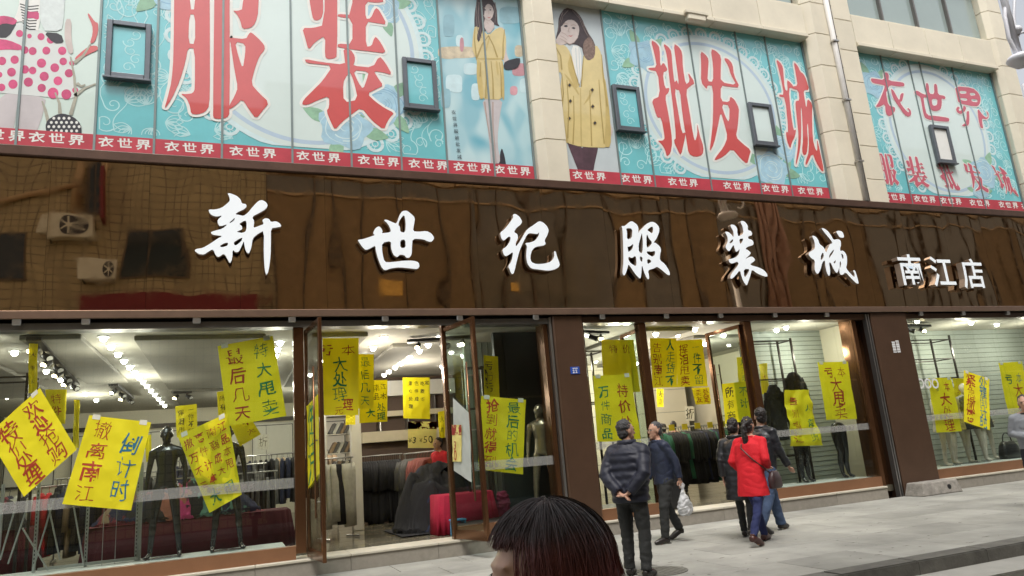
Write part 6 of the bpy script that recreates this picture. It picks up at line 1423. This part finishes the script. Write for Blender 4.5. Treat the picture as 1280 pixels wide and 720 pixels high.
# woman in red coat
J = stand(1.62, 'down', .06, .30, .10, R(5)); J['elbL'] = (.0, .25, 1.05); J['wrL'] = (.15, .23, .93); J['elbR'] = (-.02, -.25, 1.06); J['wrR'] = (.17, -.17, .96)
def ex(t, J, hp, M):
    collar(t, J, M_REDC, .07, .05, .02)
    nk = Vector(J['neck'])
    pts = [Vector((nk.x-.02, .08, nk.z+.0)), Vector((-.10, .03, 1.22)), Vector((-.10, -.10, 1.08)), Vector((.0, -.225, .93)), Vector((.10, -.235, .86))]
    st = obj('bag_strap', tube(NB(), pts, .010, 6), M_SHOEB, t, True, local=True)
    b_ = NB(); loft(b_, [(.13, -.26, .68, .10, .04), (.13, -.26, .70, .13, .05), (.13, -.26, .80, .125, .05), (.13, -.26, .88, .09, .035), (.13, -.26, .90, .06, .02)], 20, 3.5)
    obj('shoulder_bag', b_, mat('brown_black_bag', (.04, .02, .02), .4, 0, .3, 6), t, True, local=True)
    bm = NB(); ball(bm, hp(-.075, -.03, .09), .035, .014, .012, M); obj('hair_clip', bm, mat('gold_clip', (.6, .45, .2), .3, .8, .05), t, True, local=True)
person('woman in bright red coat with a ponytail and shoulder bag walking to the right', 6.40, -2.72, 0, R(22), 1.62, J, M_HAIRB, (cloth_mesh(J, 1, 1.08, 1.0, 1, .60, .8, 0, 3, .011, .005), M_REDC), (trousers_mesh(J, .92, 3, .9), M_JEANS2), M_SHOEB, .95, shape='pony', extra=ex)
# woman in long black puffer coat beside her
J = stand(1.63, 'down', .06, .24, .03, R(-10))
def ex(t, J, hp, M): collar(t, J, M_PUFFB, .085, .07, .03)
person('woman in long black quilted coat half hidden behind the woman in red', 6.64, -2.18, 0, R(40), 1.63, J, M_HAIRB, (cloth_mesh(J, 1, 1.18, 1.12, 1, .52, .5, .05, 4), M_PUFFB), (trousers_mesh(J, .95, 4, .85), M_BTROU), M_SHOE, .95, shape='bun', extra=ex)
# man in black jacket and jeans
J = stand(1.76, 'down', .08, .32, .06, R(60))
def ex(t, J, hp, M): collar(t, J, M_PUFFB, .08, .06, .02)
person('man in black leather look jacket and blue jeans walking behind the woman in red', 7.22, -2.0, 0, R(12), 1.76, J, M_HAIRB, (cloth_mesh(J, 1, 1.16, 1.12, 1, .86, 0, .02, 5), mat('black_leather', (.015, .016, .02), .4, 0, .2, 6, .5, 40)), (trousers_mesh(J, 1.08, 5, 1.1), M_JEANS), M_SHOE, 1.02, extra=ex)
# man in grey jumper at the right edge
J = stand(1.63, 'front', .12, 0, .0, R(0))
def ex(t, J, hp, M): collar(t, J, M_BLACK, .07, .04, .016)
person('young man in grey jumper and dark trousers with arms folded at the right edge', 11.12, -3.30, 0, R(215), 1.63, J, M_HAIRB, (cloth_mesh(J, 1, 1.10, 1.05, 1, .84, 0, 0, 6), M_GREYK), (trousers_mesh(J, 1.05, 6), M_NTROU), M_SHOE, mat('skin', (.5, .3, .2)) and 1.0, extra=ex)
# shop visitors: red top behind the heap, dark heads by the rail
J = stand(1.60, 'front', .05, 0, .12, 0)
person('person in red top with black hair bending behind the heap of black clothes', P(555, 560, 2.95).x, 2.95, FZ+.001, R(200), 1.6, J, M_HAIRB, (cloth_mesh(J, 1, 1.1, 1.1, 1, .8, 0, 0, 7, .016), fab('bright_red', (.5, .02, .03))), (trousers_mesh(J, 1, 7, 1, .016), M_BTROU), shape='short')
for px, py, rz, lb in ((842, 530, 60, 'dark haired shopper in black behind the near rail, taller one'), (833, 533, 120, 'dark haired shopper in black behind the near rail, shorter one')):
    q = P(px, py, 3.9); J = stand(1.55, 'front', .05, 0, .10, 0); sc_ = (q.z+.07-FZ)/1.55
    person(lb, q.x, 3.9, FZ+.001, R(rz), 1.55, {k: (tuple(c*sc_ for c in v) if isinstance(v, tuple) else v) for k, v in J.items()}, M_HAIRB, (cloth_mesh(J, 1, 1.1, 1.1, 1, .8, 0, 0, 8, .02), BLK), (trousers_mesh(J, 1, 7, 1, .02), M_BTROU)) 
# ---- passer-by close to the camera: dark red-tinted bob, face turned left
SHX, SHY = .588, -9.42
J = stand(1.47, 'down', .06, 0, .0, 0)
hp_z = P(690, 624, SHY).z
t = thing('person', 'passer-by close to the camera with long dark red tinted hair, face turned left', 'person', (SHX, SHY, hp_z-1.47-.035), R(176))
me, hp, M = blend_body(J, .9, hk=1.0, voxel=.0085); obj('body', me, mat('skin_pale', (.62, .40, .30), .45, 0, .05, 10, sub=.1), t, True, local=True)
for s in (-1, 1): obj('eye', ball(NB(), hp(.083, s*.030, .012), .011, .014, .008, M), MATS['eye_dark'], t, True, local=True)
obj('coat', cloth_mesh(J, 1, 1.1, 1.1, 1, .55, .5, 0, 9), fab('wine_coat', (.10, .015, .025)), t, True, local=True); obj('trousers', trousers_mesh(J, .95, 9), M_BTROU, t, True, local=True)
for s in 'LR': shoe(J, s, M_SHOE, t)
def hairmat():
    m = bpy.data.materials.new('red_tinted_hair'); m.use_nodes = True; n = m.node_tree.nodes; l = m.node_tree.links; b = n['Principled BSDF']
    b.inputs['Roughness'].default_value = .5; tc = n.new('ShaderNodeTexCoord'); sp = n.new('ShaderNodeSeparateXYZ'); l.new(tc.outputs['Object'], sp.inputs[0])
    mr = n.new('ShaderNodeMapRange'); mr.inputs[1].default_value = 1.33; mr.inputs[2].default_value = 1.46; l.new(sp.outputs[2], mr.inputs[0])
    nz = n.new('ShaderNodeTexNoise'); nz.inputs['Scale'].default_value = 30; l.new(tc.outputs['Object'], nz.inputs[0])
    ad = n.new('ShaderNodeMath'); ad.operation = 'MULTIPLY_ADD'; ad.inputs[1].default_value = .5; ad.inputs[2].default_value = -.25; l.new(nz.outputs[0], ad.inputs[0])
    a2 = n.new('ShaderNodeMath'); l.new(ad.outputs[0], a2.inputs[0]); l.new(mr.outputs[0], a2.inputs[1])
    cr = n.new('ShaderNodeValToRGB'); cr.color_ramp.elements[0].color = (.34, .095, .090, 1); cr.color_ramp.elements[1].color = (.065, .052, .052, 1)
    l.new(a2.outputs[0], cr.inputs[0]); l.new(cr.outputs[0], b.inputs['Base Color']); return m
M_HR = hairmat()
# solid under-layer, then locks
b_ = NB(); ball(b_, hp(-.046, 0, .037), .094, .098, .102, M, 28, 20)
tube(b_, [hp(-.05, 0, .03), hp(-.07, 0, -.06), hp(-.085, 0, -.17), hp(-.09, 0, -.26)], [.098, .104, .104, .075], 18)
hr = obj('hair', remesh(b_, .008, 1, .005, 20), M_HR, t, True, local=True)
rd = random.Random(5); bm = NB()
for i in range(7500):
    th = rd.uniform(-math.pi, math.pi); face = abs(th) < .62
    if .62 <= abs(th) < .92 and rd.random() < .93: face = True
    part = Vector((.0, .012, 0)); wv = rd.uniform(0, 6.3); am = rd.uniform(.001, .006); out = rd.uniform(1.0, 1.06) if rd.random() < .95 else rd.uniform(1.06, 1.17)
    L = rd.uniform(.0, .03) if face else rd.uniform(.24, .33); flare = (.10 if face else rd.uniform(.18, .42)*(.55+.45*max(0, -math.cos(th)))); q = []
    n1, n2 = 8, (3 if face else 8); p0 = rd.uniform(.02, .7); pe = math.pi/2-(rd.uniform(.30, .75) if face else 0); dr = rd.uniform(-.22, .22)
    for k in range(n1+1):
        ph = p0+(pe-p0)*k/n1; t2 = th+dr*(1-k/n1); q.append(Vector((-.026+math.cos(t2)*math.sin(ph)*.116*out, math.sin(t2)*math.sin(ph)*.104*out, .030+math.cos(ph)*.108*out)))
    for k in range(1, (0 if face else n2)+1):
        u = k/n2; g_ = 1+flare*u**1.4; q.append(Vector((-.026+math.cos(th)*.116*out*g_+am*math.sin(wv+u*5), math.sin(th)*.104*out*g_+am*math.cos(wv+u*5), .037-L*u)))
    r0 = rd.uniform(.0006, .0013); tube(bm, [hp(*p_) for p_ in q], [r0*.6]+[r0]*(len(q)-3)+[r0*.8, r0*.2], 3, False)
o = obj('hair_locks', bm, M_HR, hr, True, local=True); o['kind'] = 'stuff'

# ------------------------------------------------------------------ ornate street lamp at the right edge
M_LAMPP = mat('pale_grey_lamp_paint', (.72, .73, .78), .4, 0, .05)
LY = -3.9
def L_(a, b): return P(a, b, LY)
cpt = L_(1287, 120); X0 = cpt.x
t = thing('street_lamp', 'ornate pale grey street lamp with scrolled arms and ball finial at the right edge', 'street lamp', (X0, LY, 0))
obj('post', tube(NB(), [(X0, LY, 0), (X0, LY, .25), (X0, LY, .3), (X0, LY, 1.2), (X0, LY, 1.25), (X0, LY, 6.6)], [.17, .17, .11, .10, .08, .075], 16), M_LAMPP, t, True)
zc = L_(1280, 75).z; obj('post_collar', tube(NB(), [(X0, LY, zc-.14), (X0, LY, zc-.05), (X0, LY, zc), (X0, LY, zc+.06)], [.08, .17, .20, .16], 16), M_LAMPP, t, True)
obj('upper_post', tube(NB(), [(X0, LY, zc+.05), (X0, LY, zc+2.6)], [.06, .045], 12), M_LAMPP, t, True)
bp_ = L_(1270, 38); obj('ball_finial', ball(NB(), (bp_.x, LY-.02, bp_.z), .075), M_LAMPP, t, True)
for k, s in enumerate((0, .14)):
    pts = [L_(1262+s*80, -40), L_(1257+s*80, -5), L_(1256+s*80, 20), L_(1261+s*70, 48), L_(1270+s*50, 66), L_(1282, 74)]
    obj('scroll_arm', tube(NB(), pts, .032 if k == 0 else .022, 10), M_LAMPP, t, True)
pts = [Vector((bp_.x+.25-.28*math.cos(a*.3)*(1-a*.03), LY, bp_.z-.05+.24*math.sin(a*.3)*(1-a*.03)-.16)) for a in range(18)]; obj('scroll', tube(NB(), pts, .02, 8), M_LAMPP, t, True)

# ------------------------------------------------------------------ the other side of the street (seen in the glossy fascia and glass)
OY = -12.3
M_TILE = brickmat('ochre_wall_tiles', (.50, .38, .20), (.45, .34, .18), (.20, .145, .08), .24, .24, .014)
M_PLANK = mat('tan_cladding', (.50, .33, .17), .5, 0, .16, 3); M_DKGL = mat('dark_curtain_glass', (.15, .12, .085), .15, .2, .25, 1.0, coat=.3)
M_OPW = mat('brown_window_frame', (.14, .09, .05), .5, 0, .1)
def PO(px, py):
    q = P(px, py, 12.3); return q.x, q.z
t = thing('opposite_building', 'ochre tiled building across the street, seen mirrored in the glossy fascia', 'building', (-8, OY, 0))
obj('tiled_wall', bx(-22, 1.0, OY-4, OY, 0, 13.5), M_TILE, t)
def owin(px0, px1, py0, py1):
    (xa, za), (xb, zb) = PO(px0, py0), PO(px1, py1); xa, xb = sorted((xa, xb)); za, zb = sorted((za, zb))
    f_ = obj('window', bx(xa, xb, OY-.001, OY+.04, za, zb), M_OPW, t)
    for i in range(2): obj('pane', bx(xa+.06+i*(xb-xa-.06)/2, xa+(i+1)*(xb-xa-.06)/2, OY+.041, OY+.055, za+.06, zb-.06), mat('black_glass', (.015, .02, .025), .1, 0, .1), f_)
owin(0-40, 40, 290, 355); owin(155, 228, 284, 350); owin(105, 122, 196, 268)
(xa, za), (xb, zb) = PO(95, 369), PO(326, 387); obj('red_sign_board', bx(xa, xb, OY+.001, OY+.15, min(za, zb)-.3, max(za, zb)), mat('dark_red_board', (.22, .015, .02), .5, 0, .1), t)
for px in (101, 128, 133): 
    (xa, za), (xb, zb) = PO(px, 195), PO(px, 270); obj('wall_pipe', tube(NB(), [(xa, OY+.08, za+.5), (xa, OY+.08, zb)], .06, 8), M_PLANK, t, True)
(xa, za), (xb, zb) = PO(-60, 262), PO(100, 232); obj('wall_duct', tube(NB(), [(xa-2, OY+.10, za-.3), (xb, OY+.10, zb)], .09, 8), M_PLANK, t, True)
(xa, za), (xb, zb) = PO(128, 215), PO(140, 280); obj('red_banner', bx(xa, xa+.12, OY+.02, OY+.7, zb, za), MATS['dark_red_board'], t)
M_AC = mat('cream_air_conditioner', (.80, .74, .58), .5, 0, .05)
for k, (px, py) in enumerate(((86, 286), (122, 338))):
    xa, za = PO(px, py); c = thing('air_conditioner', ['upper', 'lower'][k]+' cream air conditioner on the tiled wall mirrored in the fascia', 'air conditioner', (xa, OY+.22, za-.33))
    obj('housing', bevel(bx(xa-.52, xa+.52, OY+.06, OY+.42, za-.33, za+.33), .02), M_AC, c)
    xf = xa+.16; obj('fan_grille', tube(NB(), [(xf, OY+.421, za), (xf, OY+.435, za)], .27, 24), mat('dark_grille', (.06, .05, .05), .6), c)
    for q_ in range(6):
        a = q_*math.pi/3; obj('fan_blade', bx(-.02, .02, 0, .004, .05, .24, Matrix.Translation((xf, OY+.437, za)) @ Matrix.Rotation(a, 4, 'Y')), M_AC, c)
    obj('fan_hub', tube(NB(), [(xf, OY+.436, za), (xf, OY+.45, za)], .06, 12), M_AC, c)
    for s in (-.4, .4): obj('bracket', bx(xa+s-.02, xa+s+.02, OY+.001, OY+.40, za-.37, za-.335), M_DARKMETAL, c)
t = thing('opposite_block', 'dark glass fronted block with tan cladding across the street, seen mirrored in the fascia', 'building', (20, OY, 0))
zs_ = PO(640, 238)[1]
obj('dark_wall', bx(1.02, 46, OY-4, OY-.02, 0, zs_), M_DKGL, t); obj('upper_wall', bx(1.02, 46, OY-3.9, OY-.05, zs_+.001, 14.6), M_PLANK, t)
rd = random.Random(3); x = 1.0; k = 0
while x < 45.5:
    w_ = .62; o = obj('cladding_panel', bevel(bx(x+.01, x+w_-.01, OY-.049, OY+.06+rd.uniform(0, .04), zs_+.05, 14.5), .01), M_PLANK, t); x += w_
x = 1.0; xs = []
while x < 45: xs.append(x); x += rd.choice((1.3, 1.9, 1.3, .9))
for x in xs: obj('mullion', bx(x-.035, x+.035, OY-.019, OY+.06, .1, zs_-.02), M_OPW, t)
for z in (3.3, zs_*.55, zs_-.6): obj('transom', bx(1.03, 45.9, OY-.018, OY+.05, z-.035, z+.035), M_PLANK, t)
for i in range(len(xs)-1):
    if rd.random() < .45: obj('window_blind', bx(xs[i]+.05, xs[i+1]-.05, OY-.019, OY-.004, rd.uniform(4, 6), zs_-.65), mat('tan_blind', (.30, .19, .09), .7, 0, .2, 2), t)
    if rd.random() < .25: obj('window_curtain', bx(xs[i]+.05, xs[i+1]-.05, OY-.019, OY-.006, 3.4, rd.uniform(5, 5.9)), mat('brown_curtain', (.16, .10, .06), .8, 0, .2, 2), t)
xx = PO(960, 300)[0]
for dx in (-.35, 0, .35): obj('pipe_bundle', tube(NB(), [(xx+dx, OY+.16, 2), (xx+dx, OY+.16, 14.4)], .13, 10), mat('rose_tan_pipe', (.40, .22, .15), .5, 0, .1), t, True)
for px, pyy, w_ in ((490, 357, .26), (640, 362, .16)):
    xa, za = PO(px, pyy); obj('lit_window', bx(xa-w_, xa+w_, OY+.0, OY+.02, za-w_*.9, za+w_*.9), mat('lit_amber_glass', (.6, .35, .08), .4, 0, .3, 6, emit=(1, .55, .12, .12)), t)
struct('far_pavement', bx(-70, 90, -12.28, -10.2, -.3, -.03), M_PAVE)
